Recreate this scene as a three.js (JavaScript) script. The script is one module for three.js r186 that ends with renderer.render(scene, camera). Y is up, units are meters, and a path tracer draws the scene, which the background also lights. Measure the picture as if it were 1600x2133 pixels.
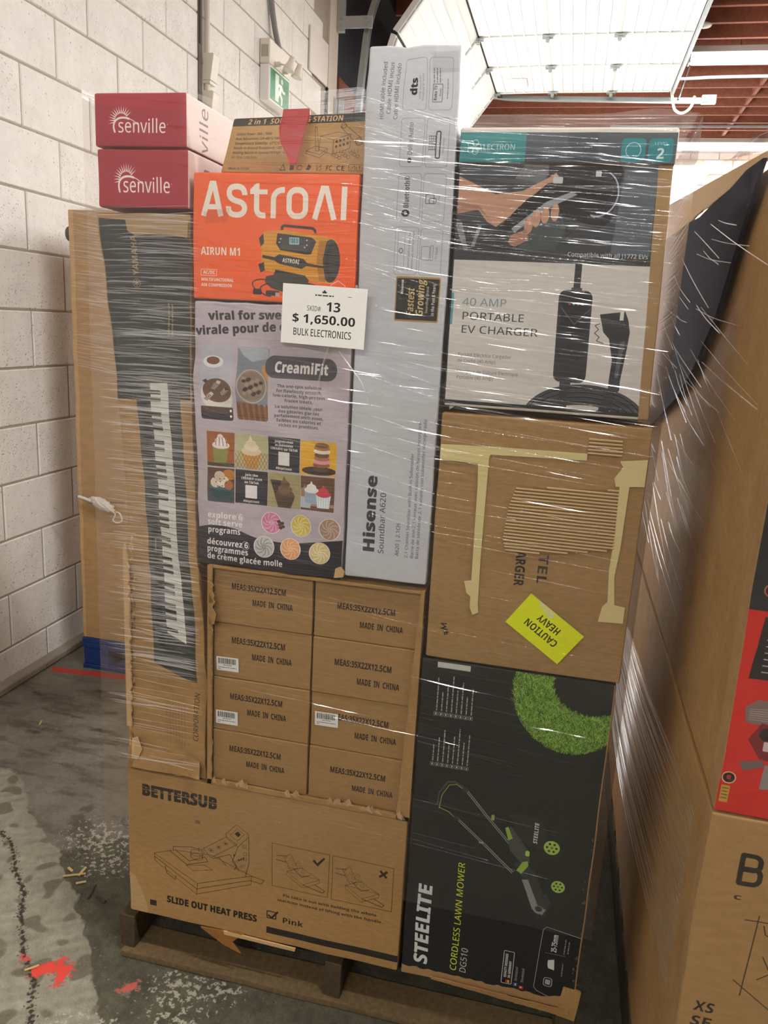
import * as THREE from 'three';
import { RectAreaLightUniformsLib } from 'three/addons/lights/RectAreaLightUniformsLib.js';
import { RoundedBoxGeometry } from 'three/addons/geometries/RoundedBoxGeometry.js';
import { mergeGeometries } from 'three/addons/utils/BufferGeometryUtils.js';
import { createNoise3D, createNoise2D } from 'simplex-noise';

// ---------------------------------------------------------------- camera, sky, sun, lamps, exposure
const scene = new THREE.Scene();
const camera = new THREE.PerspectiveCamera(66.08, 1600 / 2133, 0.05, 200);
camera.rotation.order = 'YXZ';
camera.position.set(0, 1.43, 0);
camera.rotation.set(-13.39 * Math.PI / 180, 12.48 * Math.PI / 180, 3.15 * Math.PI / 180);
scene.add(camera);

const renderer = new THREE.WebGLRenderer({ antialias: true });
renderer.toneMapping = THREE.LinearToneMapping;
renderer.toneMappingExposure = 1.22;
renderer.shadowMap.enabled = true;
RectAreaLightUniformsLib.init();

scene.background = new THREE.Color(0.80, 0.88, 1.0);
scene.backgroundIntensity = 9;

const sun = new THREE.DirectionalLight(new THREE.Color(1, 0.95, 0.90), 48);
sun.name = 'sun';
sun.position.set(-9, 11, -8.2);
sun.target.position.set(-1.0, 0, -7.6);
sun.castShadow = true;
Object.assign(sun.shadow.camera, { left: -14, right: 14, top: 14, bottom: -14, near: 0.5, far: 60 });
sun.shadow.mapSize.set(2048, 2048);
scene.add(sun, sun.target);

const LAMP_COLOR = new THREE.Color(1.0, 0.97, 0.93), LAMP_POWER = 122;
const F = -1.362;            // plane of the wrapped skid's front
const XW = -1.98;            // face of the block wall on the left

// ---------------------------------------------------------------- helpers
function rng(seed) { return () => { seed = (seed + 0x6d2b79f5) | 0; let t = Math.imul(seed ^ (seed >>> 15), 1 | seed); t = (t + Math.imul(t ^ (t >>> 7), 61 | t)) ^ t; return ((t ^ (t >>> 14)) >>> 0) / 4294967296; }; }
const n3 = createNoise3D(rng(7)), n2 = createNoise2D(rng(11));
const taken = new Map();
function numbered(name) { const k = taken.get(name) ?? 0; taken.set(name, k + 1); return k ? `${name}_${String(k).padStart(3, '0')}` : name; }
function mesh(name, geo, mat, parent) {
  const m = new THREE.Mesh(geo, mat); m.name = name; m.castShadow = m.receiveShadow = true;
  if (parent) parent.add(m);
  return m;
}
function thing(name, label, category, pos = [0, 0, 0], group) {
  const g = new THREE.Group(); g.name = numbered(name); g.position.set(...pos);
  g.userData = { label, category }; if (group) g.userData.group = group;
  scene.add(g); return g;
}
function tag(o, label, category, group) { o.name = numbered(o.name); o.userData = { label, category }; if (group) o.userData.group = group; scene.add(o); return o; }
function struct(o, label, category) { o.userData = { kind: 'structure', label, category }; scene.add(o); return o; }
function structGroup(name, label, category) { const g = new THREE.Group(); g.name = name; return struct(g, label, category); }
const box = (x0, x1, y0, y1, z0, z1) => new THREE.BoxGeometry(x1 - x0, y1 - y0, z1 - z0).translate((x0 + x1) / 2, (y0 + y1) / 2, (z0 + z1) / 2);
const rbox = (x0, x1, y0, y1, z0, z1, r = 0.003) => new RoundedBoxGeometry(x1 - x0, y1 - y0, z1 - z0, 1, r).translate((x0 + x1) / 2, (y0 + y1) / 2, (z0 + z1) / 2);
function merge(list) { return mergeGeometries(list.map((g) => { const h = g.index ? g.toNonIndexed() : g; for (const k of Object.keys(h.attributes)) if (!['position', 'normal', 'uv'].includes(k)) h.deleteAttribute(k); return h; }), false); }
function tube(points, r, seg = 40, rad = 6) { return new THREE.TubeGeometry(new THREE.CatmullRomCurve3(points.map((p) => new THREE.Vector3(...p))), seg, r, rad, false); }
function rod(a, b, r, rad = 8) { const A = new THREE.Vector3(...a), B = new THREE.Vector3(...b), d = B.clone().sub(A); const g = new THREE.CylinderGeometry(r, r, d.length(), rad); g.applyQuaternion(new THREE.Quaternion().setFromUnitVectors(new THREE.Vector3(0, 1, 0), d.normalize())); return g.translate((A.x + B.x) / 2, (A.y + B.y) / 2, (A.z + B.z) / 2); }
// planar uv in metres over whichever faces each triangle points to
function metreUV(g, s = 1, ou = 0, ov = 0) {
  const h = g.index ? g.toNonIndexed() : g, p = h.attributes.position, uv = new Float32Array(p.count * 2), a = new THREE.Vector3(), b = new THREE.Vector3(), c = new THREE.Vector3();
  for (let i = 0; i < p.count; i += 3) {
    a.fromBufferAttribute(p, i); b.fromBufferAttribute(p, i + 1); c.fromBufferAttribute(p, i + 2);
    const n = b.clone().sub(a).cross(c.clone().sub(a)), ax = Math.abs(n.x), ay = Math.abs(n.y), az = Math.abs(n.z);
    [a, b, c].forEach((v, k) => { const u = ax > ay && ax > az ? v.z : v.x, w = ay >= ax && ay >= az ? v.z : v.y; uv[(i + k) * 2] = u * s + ou; uv[(i + k) * 2 + 1] = w * s + ov; });
  }
  h.setAttribute('uv', new THREE.BufferAttribute(uv, 2)); return h;
}
function piecewise(pts, y) { // pts sorted by falling y: [y, value]
  if (y >= pts[0][0]) return pts[0][1];
  for (let i = 1; i < pts.length; i++) if (y >= pts[i][0]) { const [y1, v1] = pts[i - 1], [y0, v0] = pts[i], t = (y - y0) / (y1 - y0), s = t; return v0 + (v1 - v0) * s; }
  return pts[pts.length - 1][1];
}

// ---------------------------------------------------------------- canvas print
function canvas(wmm, hmm, ppm, draw) {
  const c = document.createElement('canvas'); c.width = Math.round(wmm * ppm); c.height = Math.round(hmm * ppm);
  const g = c.getContext('2d'); g.scale(ppm, ppm); draw(g, wmm, hmm);
  const t = new THREE.CanvasTexture(c); t.colorSpace = THREE.SRGBColorSpace; t.magFilter = THREE.LinearFilter; return t;
}
function grain(g, amount, seed = 1, fibre = 0) { // paper grain over everything drawn so far
  const w = g.canvas.width, h = g.canvas.height, d = g.getImageData(0, 0, w, h), a = d.data, r = rng(seed);
  for (let y = 0; y < h; y++) for (let x = 0; x < w; x++) {
    const i = (y * w + x) * 4, n = (r() - 0.5) * amount + (fibre ? n2(x * 0.012, y * 0.035 + seed * 9) * fibre + n2(x * 0.21, y * 0.05 + seed) * fibre * 0.5 : 0);
    a[i] += n; a[i + 1] += n * 0.95; a[i + 2] += n * 0.85;
  }
  g.putImageData(d, 0, 0);
}
function T(g, s, x, y, h, w, o = {}) { // text: baseline-left x,y; cap height h; fitted to width w
  g.save(); g.translate(x, y); if (o.rot) g.rotate(o.rot * Math.PI / 180); if (o.skew) g.transform(1, 0, o.skew, 1, 0, 0);
  g.font = `${o.bold ? 'bold ' : ''}${100}px ${o.font ?? 'sans-serif'}`;
  const k = h / 71.4, m = g.measureText(s).width; g.scale(w ? w / m : k, k);
  g.fillStyle = o.color ?? '#1d1a16'; g.textAlign = 'left'; if (o.center && !w) g.translate(-m / 2, 0);
  if (o.stroke) { g.strokeStyle = o.color; g.lineWidth = o.stroke / k; g.lineJoin = 'round'; g.strokeText(s, 0, 0); }
  g.fillText(s, 0, 0); g.restore();
}
function P(g, pts, fill, stroke, lw = 0.6, close = true) { g.beginPath(); pts.forEach((p, i) => i ? g.lineTo(...p) : g.moveTo(...p)); if (close) g.closePath(); if (fill) { g.fillStyle = fill; g.fill(); } if (stroke) { g.strokeStyle = stroke; g.lineWidth = lw; g.lineJoin = 'round'; g.stroke(); } }
function RR(g, x, y, w, h, r, fill, stroke, lw = 0.6) { g.beginPath(); g.roundRect(x, y, w, h, r); if (fill) { g.fillStyle = fill; g.fill(); } if (stroke) { g.strokeStyle = stroke; g.lineWidth = lw; g.stroke(); } }
function C(g, x, y, rx, ry, fill, stroke, lw = 0.6) { g.beginPath(); g.ellipse(x, y, rx, ry, 0, 0, 7); if (fill) { g.fillStyle = fill; g.fill(); } if (stroke) { g.strokeStyle = stroke; g.lineWidth = lw; g.stroke(); } }
// print too small to read in the photograph: rows of word-like dashes
function bars(g, x, y, w, h, color = '#2a2a2a') { g.fillStyle = color; const up = h > w, L = up ? h : w; let a = 0, k = Math.round(x * 7 + y * 3); while (a < L) { const n = Math.min(L - a, (0.6 + ((k * 37) % 11) / 6) * (up ? w : h) * 2.2); up ? g.fillRect(x, y + h - a - n, w, n) : g.fillRect(x + a, y, n, h); a += n + (up ? w : h) * 0.7; k++; } }
const KRAFT = '#a98350', KRAFT2 = '#a17d4c', INK = '#241d15';
function fillAll(g, c, w, h) { g.fillStyle = c; g.fillRect(0, 0, w, h); }

// ---------------------------------------------------------------- computed tiling textures
function tile(n, f, color) {
  const d = new Uint8Array(n * n * 4);
  for (let y = 0; y < n; y++) for (let x = 0; x < n; x++) { const v = f(x / n, y / n, x, y); const i = (y * n + x) * 4; if (color) { d[i] = v[0]; d[i + 1] = v[1]; d[i + 2] = v[2]; } else d[i] = d[i + 1] = d[i + 2] = Math.max(0, Math.min(255, v * 255)); d[i + 3] = 255; }
  const t = new THREE.DataTexture(d, n, n, THREE.RGBAFormat); t.wrapS = t.wrapT = THREE.RepeatWrapping; t.magFilter = t.minFilter = THREE.LinearFilter; t.needsUpdate = true; if (color) t.colorSpace = THREE.SRGBColorSpace; return t;
}
const TAU = Math.PI * 2;
const loop = (u, v, f, s = 0) => { const a = n3(Math.cos(u * TAU) * f / TAU + s, Math.sin(u * TAU) * f / TAU, v * f), b = n3(Math.cos(u * TAU) * f / TAU + s, Math.sin(u * TAU) * f / TAU, (v - 1) * f); return a * (1 - v) + b * v; };
const noiseR = rng(3);
const kraftMap = tile(256, (u, v) => { const n = loop(u, v, 9) * 7 + loop(u, v, 40, 5) * 5 + (noiseR() - 0.5) * 12; return [169 + n, 131 + n * 0.95, 80 + n * 0.8]; }, true);
const kraftBump = tile(256, (u, v) => 0.5 + 0.18 * Math.sin(v * TAU * 40) + loop(u, v, 30, 2) * 0.2);
const pitsBump = tile(512, (u, v) => { const p = loop(u, v, 60, 4); return 0.72 + loop(u, v, 9, 1) * 0.12 + (p < -0.5 ? (p + 0.5) * 2.2 : 0) + loop(u, v, 130, 9) * 0.08; });
const paintMap = tile(512, (u, v) => { const p = loop(u, v, 60, 4), q = loop(u, v, 5, 8), s = p < -0.60 && loop(u, v, 14, 3) > -0.1 ? (p + 0.60) * 190 : 0; const n = q * 5 + loop(u, v, 22, 6) * 4 + s; return [236 + n, 233 + n, 228 + n * 1.05]; }, true);
const woodMap = tile(512, (u, v) => { const n = loop(u, v * 1, 3, 1) * 10 + n2(u * 6, v * 90) * 0 + loop(v, u, 60, 2) * 12 + loop(u, v, 120, 6) * 6; return [143 + n, 126 + n, 98 + n]; }, true);
const joistMap = tile(256, (u, v) => { const n = loop(v, u, 30, 2) * 12 + loop(u, v, 7, 5) * 10; return [146 + n, 90 + n * 0.7, 70 + n * 0.6]; }, true);
function std(color, roughness = 0.8, o = {}) { return new THREE.MeshStandardMaterial({ color, roughness, ...o }); }
const M = {
  kraft: std('#ffffff', 0.85, { map: kraftMap, bumpMap: kraftBump, bumpScale: 0.0004 }),
  kraftPale: std('#e9cfa5', 0.85, { map: kraftMap }),
  torn: std('#c9a676', 0.95),
  block: std('#ffffff', 0.75, { map: paintMap, bumpMap: pitsBump, bumpScale: 0.0024 }),
  mortar: std('#b9b0a6', 0.9, { map: paintMap, bumpMap: pitsBump, bumpScale: 0.002 }),
  blockPink: std('#e8d6d2', 0.8, { map: paintMap, bumpMap: pitsBump, bumpScale: 0.003 }),
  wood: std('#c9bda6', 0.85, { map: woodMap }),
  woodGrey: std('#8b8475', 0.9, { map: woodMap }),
  blue: std('#0b3270', 0.65),
  joist: std('#ffffff', 0.8, { map: joistMap }),
  deck: std('#7d4a3c', 0.85),
  galv: std('#aab3b4', 0.38, { metalness: 0.75 }),
  galvDull: std('#b4bab9', 0.55, { metalness: 0.3 }),
  white: std('#eeeeec', 0.5),
  whitePlastic: std('#e6e0d2', 0.45),
  doorPanel: std('#f2f4f6', 0.5),
  seam: std('#17181a', 0.7),
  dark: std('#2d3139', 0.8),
  header: std('#7a4c38', 0.8),
  cream: std('#e0d5c9', 0.65),
  black: std('#1c1d1c', 0.5),
  steel: std('#d8d8d4', 0.5),
  crimson: std('#a5152c', 0.4),
  silver: std('#cfcfcd', 0.45),
  green: std('#0e8a4f', 0.4),
};
const FILM = new THREE.MeshPhysicalMaterial({ color: '#ffffff', transmission: 1, thickness: 0, roughness: 0.15, ior: 1.6, side: THREE.DoubleSide });
const PLEAT = FILM.clone(); PLEAT.roughness = 0.07; PLEAT.ior = 1.55;                      // two or three layers gathered together
const LAYERS = FILM.clone(); LAYERS.roughness = 0.27; LAYERS.ior = 2.4;                    // many layers, milky

// ---------------------------------------------------------------- cartons
// A corrugated box with softened edges; front at z = 0, base at y = 0, x centred. shape(p) bends it.
function cartonGeo(w, h, d, o = {}) {
  const r = o.r ?? 0.004, step = o.step ?? 0.03;
  const line = (L) => { const n = Math.max(1, Math.round((L - 2 * r) / step)), a = [0, r]; for (let i = 1; i <= n; i++) a.push(r + (L - 2 * r) * i / n); a.push(L); return a; };
  const X = line(w), Y = line(h), Z = line(d), pos = [], uv = [], idx = [], geo = new THREE.BufferGeometry();
  const face = (A, B, at, flip, m, metre) => {
    const base = pos.length / 3, start = idx.length;
    for (const b of B) for (const a of A) { pos.push(...at(a, b)); const la = A[A.length - 1], lb = B[B.length - 1]; uv.push(...(metre ? [a, b] : [a / la, b / lb])); }
    const n = A.length;
    for (let j = 0; j < B.length - 1; j++) for (let i = 0; i < n - 1; i++) { const p = base + j * n + i; flip ? idx.push(p, p + n, p + 1, p + 1, p + n, p + n + 1) : idx.push(p, p + 1, p + n, p + 1, p + n + 1, p + n); }
    geo.addGroup(start, idx.length - start, m);
  };
  const sideMetre = !o.sideFit;
  face(Z, Y, (a, b) => [w, b, -a], false, 0, sideMetre);      // right
  face(Z, Y, (a, b) => [0, b, -a], true, 1, true);            // left
  face(X, Z, (a, b) => [a, h, -b], false, 2, true);           // top
  face(X, Z, (a, b) => [a, 0, -b], true, 3, true);            // bottom
  face(X, Y, (a, b) => [a, b, 0], false, 4, false);           // front
  face(X, Y, (a, b) => [a, b, -d], true, 5, true);            // back
  const q = new THREE.Vector3(), v = new THREE.Vector3(), cl = (t, L) => Math.min(L - r, Math.max(r, t));
  const puff = o.puff ?? 0.0012, seed = o.seed ?? 0;
  for (let i = 0; i < pos.length; i += 3) {
    v.set(pos[i], pos[i + 1], pos[i + 2]);
    q.set(cl(v.x, w), cl(v.y, h), -cl(-v.z, d));
    const e = v.clone().sub(q); if (e.lengthSq() > 1e-12) v.copy(q).addScaledVector(e.normalize(), r);
    v.z += n3(v.x * 7 + seed, v.y * 7, v.z * 7) * puff; v.x += n3(v.x * 6, v.y * 6 + seed, v.z * 6 + 9) * puff * 0.6; v.y += n3(v.x * 6 + 31, v.y * 6, v.z * 6 + seed) * puff * 0.3;
    v.x -= w / 2; if (o.shape) o.shape(v, w, h, d);
    pos[i] = v.x; pos[i + 1] = v.y; pos[i + 2] = v.z;
  }
  geo.setAttribute('position', new THREE.Float32BufferAttribute(pos, 3)); geo.setAttribute('uv', new THREE.Float32BufferAttribute(uv, 2)); geo.setIndex(idx); geo.computeVertexNormals();
  return geo;
}
function printed(tex, roughness = 0.5, o = {}) { return new THREE.MeshPhysicalMaterial({ map: tex, roughness, ...o }); }
// carton standing on y0 with its front in plane z
function carton(name, label, [x0, x1, y0, y1], z, d, front, side = M.kraft, o = {}, group) {
  const t = thing(name, label, 'box', [(x0 + x1) / 2, y0, z], group), sides = Array.isArray(side) ? side : [side, side, side, side];
  mesh('body', cartonGeo(x1 - x0, y1 - y0, d, o), [sides[0], sides[1], sides[2], sides[3], front, sides[3]], t);
  return t;
}
// a thin ragged strip lying in a plane, x-y outline in metres
function slab(pts, t, z = 0) { const s = new THREE.Shape(pts.map((p) => new THREE.Vector2(...p))); return new THREE.ExtrudeGeometry(s, { depth: t, bevelEnabled: false }).translate(0, 0, z); }
function ragged(a, b, n, amp, seed) { const r = rng(seed), out = []; for (let i = 0; i <= n; i++) { const t = i / n; out.push([a[0] + (b[0] - a[0]) * t + (r() - 0.5) * amp * (a[1] === b[1] ? 0.3 : 2), a[1] + (b[1] - a[1]) * t + (r() - 0.5) * amp * (a[1] === b[1] ? 2 : 0.3)]); } return out; }

// ================================================================ THE SETTING
// ---- floor: stained concrete; the stretch near the skids carries its own marks
{
  const X0 = -2.3, X1 = 1.7, Z0 = -3.7, Z1 = 0.3, N = 2000, mm = N / 4;
  const dist = (px, pz, L) => { let d = 9; for (let i = 0; i < L.length - 1; i++) { const [ax, az] = L[i], [bx, bz] = L[i + 1], ux = bx - ax, uz = bz - az, t = Math.max(0, Math.min(1, ((px - ax) * ux + (pz - az) * uz) / (ux * ux + uz * uz))), ex = px - ax - ux * t, ez = pz - az - uz * t; d = Math.min(d, ex * ex + ez * ez); } return Math.sqrt(d); };
  const spine = [[-1.60, -1.82], [-1.42, -1.64], [-1.27, -1.55], [-1.12, -1.40], [-1.0, -1.27], [-0.89, -1.14], [-0.75, -0.9], [-0.5, -0.55]];
  const crack = [[-1.41, -1.65], [-1.37, -1.63], [-1.32, -1.59], [-1.27, -1.53], [-1.19, -1.46], [-1.16, -1.41], [-1.12, -1.36], [-1.06, -1.29], [-1.0, -1.24], [-0.97, -1.19], [-0.93, -1.14], [-0.84, -1.02], [-0.7, -0.8]];
  const c = document.createElement('canvas'); c.width = c.height = N; const g = c.getContext('2d'), img = g.createImageData(N, N), a = img.data, r = rng(21), sm = THREE.MathUtils.smoothstep, mix = (p, q, t) => p + (q - p) * t;
  const flakeAt = [[-0.68, -1.30, 0.085], [-0.60, -1.33, 0.05], [-0.66, -1.22, 0.06], [-0.80, -1.12, 0.10], [-1.12, -1.70, 0.11], [-1.06, -1.62, 0.07], [-0.5, -1.15, 0.12]];
  for (let j = 0; j < N; j++) for (let i = 0; i < N; i++) {
    const x = X0 + i / mm, z = Z0 + j / mm, w1 = n2(x * 3.1, z * 3.1), w2 = n2(x * 9 + 40, z * 9), w3 = n2(x * 31, z * 31 + 7), w4 = n2(x * 95 + 3, z * 95);
    let R = 118 + w1 * 9 + w2 * 7 + w3 * 5, G = R - 5, B = R - 16;
    const along = (x * 0.55 + z * 0.83), across = (x * 0.83 - z * 0.55), smear = n2(x * 3.2 + 9, z * 11) + 0.5 * n2(x * 9, z * 30) + 0.25 * n2(x * 40, z * 60);
    const traffic = sm(z, -2.75, -2.3) * (1 - sm(z, -1.75, -1.3)), dirt = sm(smear, -0.1, 1.1) * traffic * 0.5; R = mix(R, 62, dirt); G = mix(G, 54, dirt); B = mix(B, 42, dirt);
    const edge = z + 0.18 * w1 + 0.07 * w2 + 0.03 * w3 + (x + 1.0) * 0.25, coat = sm(edge, -1.78, -1.72) * 0.85; R = mix(R, 72 + w2 * 9 + w3 * 8, coat); G = mix(G, 70 + w2 * 9 + w3 * 8, coat); B = mix(B, 56 + w2 * 8 + w3 * 6, coat);
    const green = sm(n2(x * 13, z * 13 + 90), 0.25, 0.7) * coat * 0.35; R = mix(R, 96, green); G = mix(G, 98, green); B = mix(B, 74, green);
    const dp = dist(x, z, spine) + 0.012 * w2 + 0.005 * w3, patch = 1 - sm(dp, 0.095, 0.101); if (patch > 0) { const s = n2(along * 30, across * 6) * 8 + w3 * 7 + w2 * 5; R = mix(R, 142 + s, patch); G = mix(G, 138 + s, patch); B = mix(B, 122 + s, patch); const st = sm(n2(x * 11 + 70, z * 11), 0.35, 0.6) * patch * 0.6; R = mix(R, 84, st); G = mix(G, 76, st); B = mix(B, 60, st); }
    const dc = dist(x, z, crack) + 0.006 * n2(x * 60, z * 60) + 0.003 * w4; if (dc < 0.008) { const k = 1 - sm(dc, 0.001, 0.0055); R = mix(R, 46, k); G = mix(G, 36, k); B = mix(B, 25, k); } else if (dc < 0.013 && w4 > 0.35 && w3 > 0) { R = 70; G = 60; B = 46; }
    let fl = 0; for (const [fx, fz, fr] of flakeAt) { const q = Math.hypot(x - fx, (z - fz) * 1.3) / fr; if (q < 1.3) fl = Math.max(fl, 1 - q * 0.8); }
    const ft = n2(x * 44 + 5, z * 44) * 0.6 + n2(x * 120, z * 120) * 0.4; if (fl > 0 && ft > 0.55 - fl * 0.6) { const k = 0.85; R = mix(R, 178, k); G = mix(G, 174, k); B = mix(B, 156, k); } else if (coat > 0.5 && ft > 0.74) { R = mix(R, 160, 0.7); G = mix(G, 156, 0.7); B = mix(B, 138, 0.7); }
    const n = (r() - 0.5) * 20, o = (j * N + i) * 4; a[o] = R + n; a[o + 1] = G + n; a[o + 2] = B + n; a[o + 3] = 255;
  }
  g.putImageData(img, 0, 0);
  const at = (x, z) => [(x - X0) * mm, (z - Z0) * mm];
  for (const [x, z, p, q] of [[-1.83, -2.39, 20, 8], [-1.62, -2.48, 15, 6], [-1.62, -2.28, 34, 6], [-1.5, -2.34, 22, 8], [-1.62, -2.17, 26, 7], [-1.36, -2.16, 28, 9], [-1.45, -2.22, 30, 7], [-1.67, -2.14, 14, 6]]) for (let k = 0; k < 30; k++) { const [u, v] = at(x, z); C(g, u + (r() - 0.5) * p * 1.5, v + (r() - 0.5) * q * 1.5, 2 + r() * p * 0.3, 1 + r() * q * 0.4, 'rgba(46,39,30,0.16)'); }
  const chip = (pts, col, n) => { P(g, pts.map((p) => at(...p)), col); for (let k = 0; k < n; k++) { const p = pts[Math.floor(r() * pts.length)]; C(g, at(...p)[0] + (r() - 0.5) * 9, at(...p)[1] + (r() - 0.5) * 7, 0.6 + r() * 2, 0.6 + r() * 1.4, r() < 0.6 ? col : 'rgba(120,112,98,0.9)'); } };
  chip([[-1.022, -1.262], [-1.012, -1.278], [-1.0, -1.29], [-0.985, -1.297], [-0.975, -1.312], [-0.966, -1.304], [-0.962, -1.296], [-0.948, -1.298], [-0.935, -1.29], [-0.938, -1.268], [-0.936, -1.245], [-0.948, -1.236], [-0.953, -1.255], [-0.965, -1.27], [-0.985, -1.262], [-0.994, -1.25], [-1.008, -1.244]], '#e0463a', 60);
  chip([[-1.058, -1.288], [-1.046, -1.290], [-1.044, -1.278], [-1.056, -1.275]], '#cf4a3c', 14); chip([[-0.808, -1.266], [-0.800, -1.285], [-0.782, -1.298], [-0.776, -1.28], [-0.79, -1.262]], '#bf5a4e', 40);
  chip([[-1.925, -2.61], [-1.76, -2.622], [-1.60, -2.64], [-1.2, -2.66], [-1.2, -2.62], [-1.58, -2.598], [-1.75, -2.585], [-1.9, -2.572]], '#c23c31', 120);
  const tex = new THREE.CanvasTexture(c); tex.colorSpace = THREE.SRGBColorSpace; tex.magFilter = THREE.LinearFilter;
  const g1 = new THREE.PlaneGeometry(X1 - X0, Z1 - Z0).rotateX(-Math.PI / 2).translate((X0 + X1) / 2, 0, (Z0 + Z1) / 2);
  const plainMap = tile(512, (u, v) => { const n = loop(u, v, 6) * 12 + loop(u, v, 26, 3) * 9 + (noiseR() - 0.5) * 14; return [112 + n, 107 + n, 96 + n]; }, true);
  const strips = [[-2.3, 7.2, -14, Z0], [-2.3, 7.2, Z1, 6.2], [X1, 7.2, Z0, Z1]].map(([p, q, s, d]) => new THREE.PlaneGeometry(q - p, d - s).rotateX(-Math.PI / 2).translate((p + q) / 2, 0, (s + d) / 2));
  const rest = metreUV(merge([...strips, box(-2.3, 7.2, -0.15, -0.002, -14, 6.2)]), 0.5);
  const geo = mergeGeometries([g1.toNonIndexed(), rest], true);
  const bump = tile(256, (u, v) => 0.5 + loop(u, v, 24, 7) * 0.3 + loop(u, v, 70, 2) * 0.2); bump.repeat.set(6, 6);
  struct(mesh('floor', geo, [std('#ffffff', 0.62, { map: tex, bumpMap: bump, bumpScale: 0.002 }), std('#ffffff', 0.6, { map: plainMap })]), 'stained concrete warehouse floor', 'floor');
}
// ---- left wall: painted concrete blocks, each with its own edges
function blockGeo(w, h, t, c, ou, ov) { // lies in the z-y plane, face towards +x, centred
  const a = w / 2, b = h / 2, P0 = [[-a, -b], [a, -b], [a, b], [-a, b]], pos = [];
  const quad = (A, B, Cc, D) => pos.push(...A, ...B, ...Cc, ...A, ...Cc, ...D);
  const ring = (x, s) => P0.map(([z, y]) => [x, y - Math.sign(y) * s, -(z - Math.sign(z) * s)]);
  const R0 = ring(0, 0), R1 = ring(t - c, 0), R2 = ring(t, c);
  quad(...R2); for (let i = 0; i < 4; i++) { const j = (i + 1) % 4; quad(R1[i], R1[j], R2[j], R2[i]); quad(R0[i], R0[j], R1[j], R1[i]); }
  const g = new THREE.BufferGeometry(); g.setAttribute('position', new THREE.Float32BufferAttribute(pos, 3)); g.computeVertexNormals(); return metreUV(g, 1.15, ou, ov);
}
const COURSE = 0.2109, BLOCK = 0.4218;
{
  const w = structGroup('wall_left', 'white painted concrete block wall', 'wall');
  const core = [box(XW - 0.2, XW - 0.0045, 0, 4.62, -6.3, 6.2), box(XW - 0.2, XW - 0.0045, 0, 4.62, -14, -9.95), box(XW - 0.2, XW - 0.02, 3.0, 4.62, -9.95, -6.3)];
  mesh('mortar_core', metreUV(merge(core)), M.mortar, w);
  const vars = [0, 1, 2, 3, 4, 5, 6].map((k) => blockGeo(BLOCK - 0.007, COURSE - 0.007, 0.012, 0.004, k * 0.37, k * 0.53)), base = blockGeo(BLOCK - 0.007, 0.145 - 0.007, 0.012, 0.004, 0.2, 0.1), half = blockGeo(0.15, COURSE - 0.009, 0.012, 0.005, 0.6, 0.2);
  const r = rng(5), others = [];
  for (let row = -1; row < 21; row++) {
    const yc = row < 0 ? 0.0725 : 0.145 + COURSE * (row + 0.5); if (yc > 4.5) continue;
    for (let k = -2; k < 40; k++) {
      const zc = 5.4 - BLOCK * (k + (row & 1 ? 0.5 : 0)) - 0.045;
      if (zc > 6 || (zc < -5.9 && zc > -10.2) || zc < -13.6) continue;
      if (Math.abs(zc + 4.05) < 0.02) continue;
      const seen = zc < -2.1 && zc > -6.1 && yc < 4.1, geo = row < 0 ? base : vars[Math.floor(r() * 7)], dx = (r() - 0.5) * 0.002;
      if (seen) { const m = mesh('block', geo, M.block, w); m.position.set(XW - 0.012 + dx, yc, zc); } else others.push(geo.clone().translate(XW - 0.012 + dx, yc, zc));
    }
  }
  const o = mesh('far_blocks', merge(others), M.block, w); o.userData = { kind: 'stuff' };
  // the control joint with its split sealant, and the painted pipe beside it
  mesh('control_joint', box(XW - 0.004, XW + 0.006, 0.02, 4.3, -4.075, -4.035), std('#6d655c', 0.9), w);
  mesh('joint_crack', box(XW + 0.004, XW + 0.009, 2.75, 4.3, -4.052, -4.038), M.seam, w);
}
{ const g = structGroup('baseboard_left', 'low concrete kerb along the foot of the block wall', 'kerb'); mesh('kerb', metreUV(rbox(XW - 0.01, XW + 0.045, 0, 0.03, -6.2, 6.1, 0.008)), std('#a79f92', 0.9, { map: paintMap }), g); }
{
  const g = structGroup('trim_1', 'cream painted steel door jamb at the loading opening', 'door jamb');
  mesh('jamb_face', rbox(XW - 0.02, XW + 0.012, 0, 4.3, -6.38, -6.16, 0.004), M.cream, g);
  mesh('jamb_edge', rbox(XW - 0.2, XW - 0.02, 0, 3.0, -6.36, -6.30, 0.004), M.cream, g);
  mesh('dark_gap', box(XW + 0.001, XW + 0.0135, 2.55, 3.12, -6.165, -6.14), M.seam, g);
  mesh('patch_plate', rbox(XW + 0.002, XW + 0.016, 3.12, 3.40, -6.13, -5.72, 0.003), std('#e9e2dc', 0.6), g);
  mesh('jamb_face', rbox(XW - 0.02, XW + 0.012, 0, 4.3, -10.1, -9.93, 0.004), M.cream, g);
}
{
  const g = structGroup('trim_2', 'header wall over the loading opening, its shade painted dark, with a brown timber along it', 'header');
  mesh('shaded_header_face', box(XW - 0.02, XW, 3.26, 4.6, -9.93, -6.38), M.dark, g);  // shade on the wall above the opening, put into a dark colour
  mesh('header_timber', rbox(XW - 0.03, XW + 0.03, 2.98, 3.26, -9.93, -6.38, 0.004), M.header, g);
}
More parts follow.
